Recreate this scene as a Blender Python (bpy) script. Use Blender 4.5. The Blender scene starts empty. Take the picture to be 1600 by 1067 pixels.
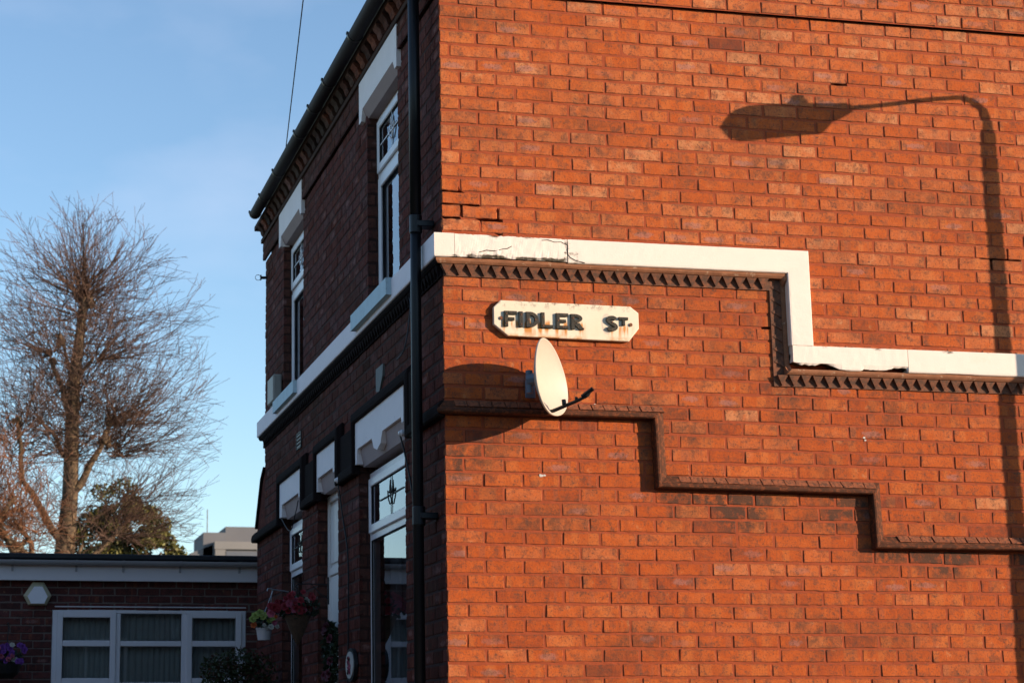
import bpy, math, random
from mathutils import Vector, Matrix, noise as mnoise
random.seed(7)
R = random.Random(11)
rad = math.radians

# ------------------------------------------------------------------ camera, sky, sun, exposure
scene = bpy.context.scene
COL = scene.collection
cam_d = bpy.data.cameras.new('camera'); cam = bpy.data.objects.new('camera', cam_d); COL.objects.link(cam)
scene.camera = cam
cam.location = (-2.651, -10.4276, 1.60)
_rot = Matrix.Rotation(-.2188, 3, 'Z') @ Matrix.Rotation(.1939, 3, 'X') @ Matrix.Rotation(.0080, 3, 'Y')
cam.rotation_euler = (_rot @ Matrix.Rotation(math.pi/2, 3, 'X')).to_euler()
cam_d.sensor_width = 36; cam_d.lens = 2988.77/1600*36
cam_d.shift_x = (800-605.35)/1600; cam_d.shift_y = (571.39-533.5)/1600
cam_d.clip_end = 3000; cam_d.clip_start = .05
cam_d.dof.use_dof = True; cam_d.dof.focus_distance = 11.0; cam_d.dof.aperture_fstop = 6.3

SUNV = Vector((1.55, -1.0, .435)).normalized()
SUN_EL = math.asin(SUNV.z); SUN_ROT = math.atan2(SUNV.x, SUNV.y)
sd = bpy.data.lights.new('sun', 'SUN'); sun = bpy.data.objects.new('sun', sd); COL.objects.link(sun)
sun.rotation_euler = SUNV.to_track_quat('Z', 'Y').to_euler()
sd.energy = 4.9; sd.angle = rad(.26); sd.color = (1, .765, .56)

world = bpy.data.worlds.new('World'); scene.world = world; world.use_nodes = True
wn = world.node_tree; wn.nodes.clear()
sky = wn.nodes.new('ShaderNodeTexSky'); sky.sky_type = 'NISHITA'; sky.sun_disc = False
sky.sun_elevation = SUN_EL; sky.sun_rotation = SUN_ROT
sky.air_density = 1.0; sky.dust_density = .35; sky.ozone_density = 2.4; sky.altitude = 50
tc = wn.nodes.new('ShaderNodeTexCoord')
mp = wn.nodes.new('ShaderNodeMapping'); mp.inputs['Scale'].default_value = (1, 1, 2.2)
nz = wn.nodes.new('ShaderNodeTexNoise'); nz.inputs['Scale'].default_value = 5.5; nz.inputs['Detail'].default_value = 5
nz.inputs['Roughness'].default_value = .5
rp = wn.nodes.new('ShaderNodeValToRGB'); rp.color_ramp.elements[0].position = .50; rp.color_ramp.elements[1].position = .78
rp.color_ramp.elements[0].color = (0, 0, 0, 1); rp.color_ramp.elements[1].color = (.10, .10, .10, 1)
mx = wn.nodes.new('ShaderNodeMix'); mx.data_type = 'RGBA'; mx.inputs[7].default_value = (7.6, 6.6, 6.9, 1)
bg = wn.nodes.new('ShaderNodeBackground'); bg.inputs['Strength'].default_value = .146
wo = wn.nodes.new('ShaderNodeOutputWorld')
L = wn.links.new
L(tc.outputs['Generated'], mp.inputs[0]); L(mp.outputs[0], nz.inputs['Vector']); L(nz.outputs[0], rp.inputs[0])
L(rp.outputs[0], mx.inputs[0]); L(sky.outputs[0], mx.inputs[6]); L(mx.outputs[2], bg.inputs[0]); L(bg.outputs[0], wo.inputs[0])
scene.view_settings.view_transform = 'Standard'; scene.view_settings.look = 'None'
scene.view_settings.exposure = .75; scene.view_settings.gamma = 1

# ------------------------------------------------------------------ material helpers
class NT:
    def __init__(s, name):
        s.m = bpy.data.materials.new(name); s.m.use_nodes = True; s.t = s.m.node_tree
        s.b = s.t.nodes['Principled BSDF']; s.out = s.t.nodes['Material Output']
    def n(s, typ, **kw):
        nd = s.t.nodes.new('ShaderNode'+typ)
        for k, v in kw.items():
            if k in nd.inputs.keys(): nd.inputs[k].default_value = v
            else: setattr(nd, k, v)
        return nd
    def l(s, a, b): s.t.links.new(a, b)
    def val(s, x, sock):
        if hasattr(x, 'is_output'): s.l(x, sock)
        else: sock.default_value = x
    def math(s, op, a, b=0., c=None, clamp=False):
        nd = s.n('Math', operation=op); nd.use_clamp = clamp
        s.val(a, nd.inputs[0]); s.val(b, nd.inputs[1])
        if c is not None: s.val(c, nd.inputs[2])
        return nd.outputs[0]
    def mix(s, f, a, b, blend='MIX'):
        nd = s.n('Mix', data_type='RGBA', blend_type=blend)
        s.val(f, nd.inputs[0]); s.val(a if hasattr(a, 'is_output') else (*a[:3], 1), nd.inputs[6])
        s.val(b if hasattr(b, 'is_output') else (*b[:3], 1), nd.inputs[7]); return nd.outputs[2]
    def noise(s, vec, scale, detail=3, rough=.55, dist=0.):
        nd = s.n('TexNoise', Scale=scale, Detail=detail, Roughness=rough, Distortion=dist)
        if vec is not None: s.l(vec, nd.inputs['Vector'])
        return nd.outputs[0]
    def ramp(s, f, stops, interp='LINEAR'):
        nd = s.n('ValToRGB'); cr = nd.color_ramp; cr.interpolation = interp
        while len(cr.elements) < len(stops): cr.elements.new(.5)
        for e, (p, c) in zip(cr.elements, stops):
            e.position = p; e.color = (*c[:3], 1) if hasattr(c, '__len__') else (c, c, c, 1)
        s.l(f, nd.inputs[0]); return nd.outputs[0]
    def step(s, f, lo, hi):
        nd = s.n('MapRange'); nd.clamp = True; s.l(f, nd.inputs[0])
        nd.inputs[1].default_value = lo; nd.inputs[2].default_value = hi; return nd.outputs[0]
    def pos(s): return s.n('NewGeometry').outputs['Position']
    def obj(s): return s.n('TexCoord').outputs['Object']
    def bump(s, h, strength, dist=.002):
        nd = s.n('Bump', Strength=strength, Distance=dist); s.l(h, nd.inputs['Height']); s.l(nd.outputs[0], s.b.inputs['Normal'])
    def fin(s, color=None, rough=.8, metal=0., spec=.3):
        if color is not None: s.val(color if hasattr(color, 'is_output') else (*color[:3], 1), s.b.inputs['Base Color'])
        s.val(rough, s.b.inputs['Roughness']); s.b.inputs['Metallic'].default_value = metal
        s.b.inputs['Specular IOR Level'].default_value = spec; return s.m

def brick_material(name, stops, grime=(.10, .045, .03), kiss=.90, grime_amt=1.0, light=None, spec=.2):
    t = NT(name)
    ca = t.n('Attribute', attribute_name='bcol'); uv = t.n('Attribute', attribute_name='buv').outputs['Vector']
    sep = t.n('SeparateColor'); t.l(ca.outputs['Color'], sep.inputs[0])
    a, b, c = sep.outputs; soot = ca.outputs['Alpha']
    P = t.pos()
    # slow drift of tone inside a brick
    off = t.n('CombineXYZ'); t.l(t.math('MULTIPLY', a, 37.), off.inputs[0]); t.l(t.math('MULTIPLY', b, 53.), off.inputs[1]); t.l(t.math('MULTIPLY', c, 71.), off.inputs[2])
    va = t.n('VectorMath', operation='ADD'); t.l(P, va.inputs[0]); t.l(off.outputs[0], va.inputs[1]); V = va.outputs[0]
    n1 = t.noise(V, 16, 5, .65); tone = t.math('ADD', a, t.math('MULTIPLY', t.math('SUBTRACT', n1, .5), .9))
    col = t.ramp(tone, stops)
    # flash bars left by stacking in the kiln: bands across the length of some bricks
    su = t.n('SeparateXYZ'); t.l(uv, su.inputs[0]); u, v = su.outputs[0], su.outputs[1]
    bx = t.n('CombineXYZ'); t.l(t.math('MULTIPLY', u, 2.6), bx.inputs[0]); t.l(t.math('MULTIPLY', b, 90.), bx.inputs[1])
    nb = t.noise(bx.outputs[0], 1.0, 1, .4)
    bar = t.math('MULTIPLY', t.step(nb, .52, .58), t.step(b, .45, .60))
    col = t.mix(t.math('MULTIPLY', bar, .22), col, (.52, .19, .055) if light is None else light)
    nb2 = t.noise(bx.outputs[0], 1.7, 1, .4)
    bar2 = t.math('MULTIPLY', t.step(nb2, .60, .64), t.step(c, .55, .7))
    col = t.mix(t.math('MULTIPLY', bar2, .38), col, (.26, .085, .045))
    # grey-purple kiss mark in the middle of a few
    du = t.math('SUBTRACT', u, .5); dv = t.math('SUBTRACT', v, .5)
    du0, dv0 = du, dv; du = t.math('ADD', du, t.math('MULTIPLY', t.math('SUBTRACT', a, .5), .5)); dv = t.math('ADD', dv, t.math('MULTIPLY', t.math('SUBTRACT', b, .5), .3))
    r2 = t.math('ADD', t.math('MULTIPLY', du, t.math('MULTIPLY', du, 7.)), t.math('MULTIPLY', dv, t.math('MULTIPLY', dv, 9.)))
    r2 = t.math('ADD', r2, t.math('MULTIPLY', t.math('SUBTRACT', t.noise(V, 38, 4, .7), .5), 2.4))
    km = t.math('MULTIPLY', t.math('SUBTRACT', 1., t.step(r2, .25, .75)), t.step(c, kiss, kiss+.04))
    col = t.mix(t.math('MULTIPLY', km, .5), col, (.27, .15, .135))
    du, dv = du0, dv0
    # buff or pale spots
    sp = t.math('MULTIPLY', t.step(t.noise(V, 16, 3, .6), .66, .72), t.step(b, .25, .35))
    col = t.mix(t.math('MULTIPLY', sp, .24), col, (.50, .30, .15))
    # grime clouds, specks, a thin darker rim on each brick, soot
    g1 = t.step(t.noise(P, 13, 6, .75), .50, .61); g2 = t.step(t.noise(P, 75, 4, .75), .53, .62)
    gr = t.math('MULTIPLY', t.math('ADD', t.math('MULTIPLY', g1, .55), t.math('MULTIPLY', g2, .6)), grime_amt)
    col = t.mix(gr, col, grime)
    ed = t.math('MAXIMUM', t.step(t.math('ABSOLUTE', dv), .38, .50), t.step(t.math('ABSOLUTE', du), .455, .5))
    ed = t.math('MULTIPLY', ed, t.step(t.noise(P, 30, 4, .7), .40, .55))
    col = t.mix(t.math('MULTIPLY', ed, .75), col, grime)
    so = t.math('MULTIPLY', t.math('MULTIPLY', soot, 1.5), t.step(t.noise(P, 18, 5, .7), .34, .56))
    col = t.mix(t.math('MINIMUM', so, .88), col, (.055, .034, .024))
    h = t.math('ADD', t.math('MULTIPLY', t.noise(P, 320, 3, .7), .5), t.math('MULTIPLY', t.noise(P, 70, 4, .7), 1.1))
    t.bump(h, .95, .003)
    return t.fin(col, .92, spec=spec)

def mortar_material(name, c1, c2, pale=(.5, .38, .27), pale_t=.73):
    t = NT(name); P = t.pos()
    col = t.mix(t.noise(P, 18, 4, .7), c1, c2)
    col = t.mix(t.math('MULTIPLY', t.step(t.noise(P, 5, 4, .7), pale_t, pale_t+.05), .6), col, pale)
    col = t.mix(t.math('MULTIPLY', t.step(t.noise(P, 60, 3, .7), .55, .75), .5), col, (.08, .035, .02))
    t.bump(t.noise(P, 210, 4, .75), .8, .002)
    return t.fin(col, .92, spec=.2)

def plain(name, c, rough=.6, var=.12, scale=12, bump=.15, metal=0, spec=.35, bs=120, dirt=None, dirt_t=.6):
    t = NT(name); P = t.pos()
    d = [max(0, x*(1-var*2)) for x in c]; b = [min(1, x*(1+var)) for x in c]
    col = t.mix(t.noise(P, scale, 4, .65), d, b)
    if dirt: col = t.mix(t.math('MULTIPLY', t.step(t.noise(P, scale*1.7, 5, .7), dirt_t, dirt_t+.14), .75), col, dirt)
    if bump: t.bump(t.noise(P, bs, 3, .7), bump, .0015)
    return t.fin(col, rough, metal, spec)

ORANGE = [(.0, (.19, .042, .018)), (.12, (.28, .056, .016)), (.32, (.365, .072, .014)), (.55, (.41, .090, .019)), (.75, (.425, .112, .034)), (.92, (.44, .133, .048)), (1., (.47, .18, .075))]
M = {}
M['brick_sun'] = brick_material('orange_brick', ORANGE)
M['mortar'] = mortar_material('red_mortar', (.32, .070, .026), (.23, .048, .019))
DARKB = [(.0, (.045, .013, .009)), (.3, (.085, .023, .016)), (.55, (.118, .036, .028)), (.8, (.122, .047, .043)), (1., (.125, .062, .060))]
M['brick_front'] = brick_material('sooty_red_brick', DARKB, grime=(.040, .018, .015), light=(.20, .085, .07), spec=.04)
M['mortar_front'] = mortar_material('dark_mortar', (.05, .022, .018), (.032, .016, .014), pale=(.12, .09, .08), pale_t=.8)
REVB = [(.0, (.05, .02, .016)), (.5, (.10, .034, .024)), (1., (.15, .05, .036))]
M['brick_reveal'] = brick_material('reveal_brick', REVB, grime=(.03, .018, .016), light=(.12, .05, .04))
LOWB = [(.0, (.045, .020, .018)), (.4, (.085, .028, .024)), (.8, (.13, .04, .034)), (1., (.10, .045, .05))]
M['brick_low'] = brick_material('maroon_brick', LOWB, grime=(.03, .02, .02), light=(.12, .045, .04))
M['mortar_low'] = mortar_material('grey_mortar', (.17, .13, .115), (.11, .085, .075), pale=(.2, .17, .15), pale_t=.8)
M['soot_brick'] = brick_material('blackened_brick', [(.0, (.03, .018, .015)), (.5, (.07, .03, .022)), (.8, (.16, .055, .035)), (1., (.24, .08, .045))], grime=(.02, .015, .013), grime_amt=.9, light=(.12, .05, .04))

def band_material(name, base=(.74, .665, .585)):
    t = NT(name); P = t.pos()
    at = t.n('Attribute', attribute_name='bcol'); soot = at.outputs['Alpha']  # alpha holds soot, plus the dark put into chip undersides
    col = t.mix(t.noise(P, 6, 4, .6), base, [x*.90 for x in base])
    vm = t.n('VectorMath', operation='MULTIPLY'); t.l(P, vm.inputs[0]); vm.inputs[1].default_value = (12, 12, 30)
    n = t.noise(vm.outputs[0], 1., 5, .7)
    k = t.math('MULTIPLY', t.step(t.math('ADD', t.math('MULTIPLY', soot, .46), t.math('MULTIPLY', n, .62)), .50, .62), 1.)
    col = t.mix(k, col, (.045, .034, .018))
    warm = t.step(t.noise(P, 11, 4, .7), .60, .85)
    col = t.mix(t.math('MULTIPLY', warm, .18), col, (.55, .42, .25))
    t.bump(t.math('ADD', t.noise(P, 90, 4, .7), t.math('MULTIPLY', n, t.math('MULTIPLY', soot, 2.))), .35, .003)
    return t.fin(col, .7, spec=.3)
M['white_stone'] = band_material('painted_white_stone')
M['white_front'] = plain('white_lintel_paint', (.86, .81, .81), .75, .06, 5, .5, bs=28, dirt=(.33, .30, .29), dirt_t=.66)
M['soffit'] = plain('taupe_soffit_paint', (.36, .28, .27), .8, .08, 7, .2)
M['sill'] = plain('bluish_sill_paint', (.50, .66, .72), .7, .10, 9, .3, dirt=(.15, .17, .18), dirt_t=.64)
M['brown_ledge'] = plain('brown_ledge_clay', (.30, .125, .06), .85, .3, 16, .5, dirt=(.60, .48, .34), dirt_t=.60)
M['clay_tooth'] = plain('brown_dogtooth_clay', (.20, .072, .034), .85, .35, 24, .4, dirt=(.06, .036, .024), dirt_t=.43)
M['mould'] = plain('brown_brick_moulding', (.19, .056, .022), .85, .3, 26, .6, spec=.15, dirt=(.030, .018, .012), dirt_t=.37)
M['rowlock'] = plain('sooty_rowlock_brick', (.26, .085, .038), .85, .3, 30, .6, spec=.2, dirt=(.045, .028, .02), dirt_t=.46)
M['mould_front'] = plain('black_moulding', (.016, .011, .011), .95, .2, 14, .4, spec=.05, dirt=(.035, .018, .016))
M['upvc'] = plain('white_window_plastic', (.72, .70, .72), .35, .02, 3, 0, spec=.5)
M['upvc_grey'] = plain('window_plastic_in_yard', (.66, .63, .66), .4, .03, 3, 0, spec=.4)
M['rubber'] = plain('black_rubber', (.012, .012, .013), .6, .1)
M['black_plastic'] = plain('black_gutter_plastic', (.034, .031, .036), .7, .15, 8, .05, spec=.3)
M['pipe'] = plain('black_downpipe_plastic', (.006, .007, .009), .38, .15, 8, .03, spec=.3)
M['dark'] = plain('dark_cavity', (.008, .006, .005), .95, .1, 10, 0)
M['cable'] = plain('black_cable', (.012, .012, .014), .6, .1, 10, 0)
M['wire'] = plain('grey_wire', (.06, .065, .075), .6, .1, 10, 0)
M['curtain'] = plain('net_curtain', (.42, .46, .45), .95, .08, 10, 0)
M['room'] = plain('dim_room', (.05, .05, .055), .95, .1, 4, 0)
M['blind'] = plain('pale_blind', (.10, .11, .125), .9, .05, 10, 0)
M['door'] = plain('white_door_paint', (.70, .67, .64), .45, .03, 4, .05, spec=.45)
M['fascia'] = plain('grey_fascia', (.66, .62, .64), .5, .05, 3, .05)
M['gutter_grey'] = plain('grey_gutter_plastic', (.34, .32, .33), .45, .08, 5, .05)
M['felt'] = plain('black_roof_felt', (.013, .014, .018), .55, .2, 9, .3)
M['lampbox'] = plain('white_alarm_cover', (.78, .76, .80), .4, .03, 5, 0)
M['lampbox_rim'] = plain('yellowed_alarm_rim', (.50, .46, .32), .5, .15, 14, .05)
M['beige'] = plain('beige_box', (.27, .255, .22), .5, .08, 6, .05)
M['vent'] = plain('grey_vent', (.14, .155, .15), .7, .15, 18, .2)
M['iron'] = plain('black_iron', (.012, .012, .013), .5, .1, 8, .1)
M['chrome'] = plain('grey_galvanised', (.32, .34, .37), .35, .1, 8, .1, metal=.8)
M['white_pot'] = plain('white_pot_plastic', (.52, .49, .50), .45, .04, 5, 0)
M['wicker'] = plain('brown_wicker', (.085, .05, .03), .9, .35, 45, .9, bs=60)
M['leaf_dark'] = plain('dark_leaf', (.02, .035, .014), .6, .3, 30, 0)
M['leaf_shrub'] = plain('shrub_leaf', (.035, .05, .012), .6, .4, 12, 0)
M['leaf_red'] = plain('reddish_shrub_leaf', (.075, .025, .012), .6, .4, 12, 0)
M['fl_red'] = plain('red_petal', (.27, .022, .03), .7, .25, 25, 0)
M['fl_pink'] = plain('pink_petal', (.45, .10, .16), .7, .2, 25, 0)
M['fl_wine'] = plain('wine_petal', (.10, .012, .025), .7, .2, 25, 0)
M['fl_green'] = plain('lime_petal', (.33, .40, .10), .7, .15, 25, 0)
M['fl_orange'] = plain('orange_petal', (.50, .10, .02), .7, .15, 25, 0)
M['fl_white'] = plain('white_petal', (.45, .42, .36), .7, .1, 25, 0)
M['fl_purple'] = plain('purple_petal', (.16, .04, .26), .7, .25, 25, 0)
M['plaque'] = plain('cream_plaque', (.50, .48, .44), .4, .1, 20, 0, dirt=(.25, .2, .15))
M['bark'] = plain('brown_bark', (.17, .115, .068), .9, .4, 4.5, 1., bs=14, dirt=(.045, .032, .022), dirt_t=.44)  # one brown bark for every trunk, with random dark patches
M['twig'] = plain('brown_twig', (.105, .060, .042), .9, .2, 2, 0)
M['twig_red'] = plain('rusty_twig', (.20, .085, .04), .9, .3, 1.5, 0)
M['ever'] = plain('evergreen_leaf', (.135, .130, .026), .55, .5, 1.6, 0)
M['ever2'] = plain('evergreen_leaf_dark', (.06, .066, .018), .6, .4, 1.6, 0)
M['tower'] = plain('tower_concrete', (.13, .135, .15), .9, .10, .25, 0)
M['tower_pale'] = plain('tower_pale_band', (.19, .19, .19), .9, .06, .25, 0)
M['tower_glass'] = plain('tower_glazing', (.11, .12, .145), .3, .1, .3, 0)
M['post'] = plain('galvanised_post', (.28, .29, .29), .5, .1, 8, .1, metal=.4)
M['slate'] = plain('grey_slate', (.07, .07, .08), .6, .2, 5, .3)
M['asphalt'] = plain('asphalt', (.05, .05, .052), .9, .2, 6, .5)
M['flag'] = plain('paving', (.26, .22, .175), .9, .15, 5, .4)
M['kerb'] = plain('kerb_stone', (.28, .27, .25), .9, .12, 6, .3)
M['soil'] = plain('rough_grass_ground', (.06, .07, .03), .95, .3, 1, .3)
M['letter'] = plain('dark_cast_letter', (.045, .043, .036), .7, .3, 60, .6, spec=.15, dirt=(.15, .10, .055), dirt_t=.55)
M['screw'] = plain('rusted_screw', (.16, .055, .02), .7, .3, 80, .4)
M['timber'] = plain('weathered_pole_timber', (.10, .07, .05), .9, .2, 6, .4)

def glass_mat(name, tint=(.02, .022, .025), ior=1.5, tr=.75):
    t = NT(name)
    gl = t.n('BsdfGlossy'); gl.inputs['Roughness'].default_value = .01; gl.inputs['Color'].default_value = (.92, .95, 1, 1)
    tp = t.n('BsdfTransparent'); tp.inputs['Color'].default_value = (tr, tr, tr, 1)
    fr = t.n('Fresnel'); fr.inputs['IOR'].default_value = ior
    wv = t.noise(t.obj(), 1.3, 1, .3); bm = t.n('Bump', Strength=.012, Distance=.05); t.l(wv, bm.inputs['Height'])
    t.l(bm.outputs[0], gl.inputs['Normal'])
    ms = t.n('MixShader'); t.l(t.math('MULTIPLY', fr.outputs[0], 1.25, clamp=True), ms.inputs[0]); t.l(tp.outputs[0], ms.inputs[1]); t.l(gl.outputs[0], ms.inputs[2])
    t.l(ms.outputs[0], t.out.inputs['Surface']); return t.m
M['glass'] = glass_mat('window_glass')

def sign_material():
    t = NT('cream_sign_paint'); P = t.obj()
    col = t.mix(t.noise(P, 9, 4, .6), (.72, .65, .52), (.64, .55, .40))
    sep = t.n('SeparateXYZ'); t.l(P, sep.inputs[0]); x, z = sep.outputs[0], sep.outputs[2]
    # rust running down below the letters
    sx = t.n('CombineXYZ'); t.l(t.math('MULTIPLY', x, 26.), sx.inputs[0]); t.l(t.math('MULTIPLY', z, 5.), sx.inputs[2])
    st = t.step(t.noise(sx.outputs[0], 1., 2, .5), .48, .66)
    zb = t.math('MULTIPLY', t.step(z, -.125, -.055), t.math('SUBTRACT', 1., t.step(z, -.062, -.035)))
    nl = t.math('MULTIPLY', t.step(x, .02, .06), t.math('SUBTRACT', 1., t.step(x, .53, .57)))
    nr = t.math('MULTIPLY', t.step(x, .66, .72), t.math('SUBTRACT', 1., t.step(x, .80, .86)))
    m = t.math('MULTIPLY', t.math('MULTIPLY', st, t.step(z, -.112, -.04)), t.math('MAXIMUM', nl, nr))
    m = t.math('MULTIPLY', m, t.math('SUBTRACT', 1., t.step(z, -.03, .0)))
    col = t.mix(t.math('MULTIPLY', m, 1.9, clamp=True), col, (.50, .21, .05))
    # orange tide along the bottom of the rust runs
    m2 = t.math('MULTIPLY', t.math('MAXIMUM', nl, nr), t.math('SUBTRACT', 1., t.step(z, -.105, -.082)))
    col = t.mix(t.math('MULTIPLY', m2, t.math('MULTIPLY', t.step(t.noise(P, 22, 3, .6), .36, .56), .85)), col, (.48, .22, .06))
    # black flaking along the top edge
    te = t.math('MULTIPLY', t.step(z, .055, .098), t.step(t.noise(P, 26, 5, .75), .50, .60))
    col = t.mix(t.math('MULTIPLY', te, .75), col, (.07, .06, .05))
    # grey halo where older lettering sat beside the S
    dx = t.math('SUBTRACT', x, .685); dz = t.math('SUBTRACT', z, -.012)
    rr = t.math('ADD', t.math('MULTIPLY', dx, t.math('MULTIPLY', dx, 900.)), t.math('MULTIPLY', dz, t.math('MULTIPLY', dz, 260.)))
    ring = t.math('SUBTRACT', 1., t.step(t.math('ABSOLUTE', t.math('SUBTRACT', rr, .75)), .10, .40))
    col = t.mix(t.math('MULTIPLY', ring, .45), col, (.33, .31, .28))
    gx = t.n('CombineXYZ'); t.l(t.math('MULTIPLY', x, 3.), gx.inputs[0]); t.l(t.math('MULTIPLY', z, 70.), gx.inputs[2])
    t.bump(t.noise(gx.outputs[0], 2., 3, .6), .25, .002)
    return t.fin(col, .6, spec=.3)
M['sign'] = sign_material()

def dish_material():
    t = NT('cream_dish_enamel'); P = t.obj()
    col = t.mix(t.noise(P, 14, 4, .6), (.46, .41, .335), (.40, .35, .285))
    sep = t.n('SeparateXYZ'); t.l(P, sep.inputs[0]); y, z = sep.outputs[1], sep.outputs[2]
    dy = t.math('SUBTRACT', y, -.105); 
    g = t.math('SUBTRACT', 1., t.step(t.math('ABSOLUTE', dy), .004, .026))
    zz = t.math('MULTIPLY', t.step(z, -.16, -.04), t.math('SUBTRACT', 1., t.step(z, .01, .05)))
    m = t.math('MULTIPLY', t.math('MULTIPLY', g, zz), t.step(t.noise(P, 30, 4, .7), .35, .6))
    col = t.mix(t.math('MULTIPLY', m, .8), col, (.48, .20, .05))
    m2 = t.step(t.noise(P, 48, 3, .6), .70, .76)
    col = t.mix(t.math('MULTIPLY', m2, t.math('SUBTRACT', .7, t.math('MULTIPLY', t.step(z, -.2, -.02), .7))), col, (.4, .19, .06))
    return t.fin(col, .5, spec=.4)
M['dish'] = dish_material()

# ------------------------------------------------------------------ object helpers
def tag(o, label=None, cat=None, group=None, kind=None):
    if label: o['label'] = label
    if cat: o['category'] = cat
    if group: o['group'] = group
    if kind: o['kind'] = kind
    return o
def empty(name, loc=(0, 0, 0)):
    o = bpy.data.objects.new(name, None); COL.objects.link(o); o.location = loc; o.empty_display_size = .1; return o

class MB:
    """collects geometry in world coordinates; build() links it as one mesh object"""
    def __init__(s): s.v = []; s.f = []; s.mi = []; s.c = []; s.uv = []
    def add(s, verts, faces, mi=0, col=(.5, .5, .5, 0.), uvs=None):
        o = len(s.v); s.v += [tuple(p) for p in verts]; s.f += [tuple(i+o for i in f) for f in faces]; s.mi += [mi]*len(faces)
        s.c += [col]*len(verts) if not isinstance(col, list) else col
        s.uv += uvs if uvs else [(.5, .5, 0)]*len(verts)
    def box(s, p0, p1, mi=0, bev=0., col=(.5, .5, .5, 0.)):
        x0, y0, z0 = [min(a, b) for a, b in zip(p0, p1)]; x1, y1, z1 = [max(a, b) for a, b in zip(p0, p1)]
        if bev <= 0:
            v = [(x0, y0, z0), (x1, y0, z0), (x1, y1, z0), (x0, y1, z0), (x0, y0, z1), (x1, y0, z1), (x1, y1, z1), (x0, y1, z1)]
            s.add(v, [(0, 3, 2, 1), (4, 5, 6, 7), (0, 1, 5, 4), (1, 2, 6, 5), (2, 3, 7, 6), (3, 0, 4, 7)], mi, col); return
        b = min(bev, (x1-x0)*.45, (y1-y0)*.45, (z1-z0)*.45)
        v = []
        for (X, dx) in ((x0, b), (x1, -b)):
            for (Y, dy) in ((y0, b), (y1, -b)):
                for (Z, dz) in ((z0, b), (z1, -b)):
                    v += [(X, Y+dy, Z+dz), (X+dx, Y, Z+dz), (X+dx, Y+dy, Z)]
        I = lambda i, j, k, t: ((i*2+j)*2+k)*3+t
        f = [(I(0,0,0,0), I(0,0,1,0), I(0,1,1,0), I(0,1,0,0)), (I(1,0,0,0), I(1,1,0,0), I(1,1,1,0), I(1,0,1,0)),
             (I(0,0,0,1), I(1,0,0,1), I(1,0,1,1), I(0,0,1,1)), (I(0,1,0,1), I(0,1,1,1), I(1,1,1,1), I(1,1,0,1)),
             (I(0,0,0,2), I(0,1,0,2), I(1,1,0,2), I(1,0,0,2)), (I(0,0,1,2), I(1,0,1,2), I(1,1,1,2), I(0,1,1,2))]
        for j in (0, 1):
            for k in (0, 1): f.append((I(0,j,k,1), I(1,j,k,1), I(1,j,k,2), I(0,j,k,2)))
        for i in (0, 1):
            for k in (0, 1): f.append((I(i,0,k,0), I(i,1,k,0), I(i,1,k,2), I(i,0,k,2)))
        for i in (0, 1):
            for j in (0, 1): f.append((I(i,j,0,0), I(i,j,1,0), I(i,j,1,1), I(i,j,0,1)))
        for i in (0, 1):
            for j in (0, 1):
                for k in (0, 1): f.append((I(i,j,k,0), I(i,j,k,1), I(i,j,k,2)))
        s.add(v, f, mi, col)
    def tube(s, pts, rs, n=8, mi=0, cap=True, col=(.5, .5, .5, 0.)):
        pts = [Vector(p) for p in pts]
        if not hasattr(rs, '__len__'): rs = [rs]*len(pts)
        v = []; f = []; prev = None
        for i, p in enumerate(pts):
            t = (pts[min(i+1, len(pts)-1)]-pts[max(i-1, 0)]).normalized()
            if prev is None:
                a = t.cross(Vector((0, 0, 1)))
                if a.length < .1: a = t.cross(Vector((1, 0, 0)))
                a.normalize()
            else: a = (prev-t*prev.dot(t)).normalized()
            prev = a; b = t.cross(a)
            for k in range(n):
                an = 2*math.pi*k/n; v.append(p+(a*math.cos(an)+b*math.sin(an))*rs[i])
        for i in range(len(pts)-1):
            for k in range(n):
                f.append((i*n+k, i*n+(k+1) % n, (i+1)*n+(k+1) % n, (i+1)*n+k))
        if cap: f.append(tuple(range(n))[::-1]); f.append(tuple((len(pts)-1)*n+k for k in range(n)))
        s.add(v, f, mi, col)
    def prism(s, poly, mapf, d0, d1, mi=0, cap_back=True):
        n = len(poly)
        v = [mapf(u, z, d1) for u, z in poly]+[mapf(u, z, d0) for u, z in poly]
        f = [tuple(range(n))]+[(i, i+n, (i+1) % n+n, (i+1) % n) for i in range(n)]
        if cap_back: f.append(tuple(range(n, 2*n))[::-1])
        s.add(v, f, mi)
    def build(s, name, mats, parent=None, smooth=False, origin=None, attrs=False):
        me = bpy.data.meshes.new(name)
        o3 = Vector(origin) if origin is not None else Vector((0, 0, 0))
        me.from_pydata([tuple(Vector(p)-o3) for p in s.v], [], s.f); me.update()
        if not isinstance(mats, (list, tuple)): mats = [mats]
        for m in mats: me.materials.append(m)
        if len(mats) > 1: me.polygons.foreach_set('material_index', s.mi)
        if attrs:
            a = me.color_attributes.new('bcol', 'FLOAT_COLOR', 'POINT'); a.data.foreach_set('color', [x for c in s.c for x in c])
            b = me.attributes.new('buv', 'FLOAT_VECTOR', 'POINT'); b.data.foreach_set('vector', [x for c in s.uv for x in c])
        if smooth: me.polygons.foreach_set('use_smooth', [True]*len(me.polygons))
        ob = bpy.data.objects.new(name, me); COL.objects.link(ob); ob.location = o3
        if parent is not None:
            ob.parent = parent
            pw = Vector((0, 0, 0)); q = parent
            while q is not None: pw = pw+q.location; q = q.parent
            ob.location = o3-pw
        return ob
def fixn(ob):
    import bmesh
    bm = bmesh.new(); bm.from_mesh(ob.data); bmesh.ops.recalc_face_normals(bm, faces=bm.faces); bm.to_mesh(ob.data); bm.free(); return ob

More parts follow.
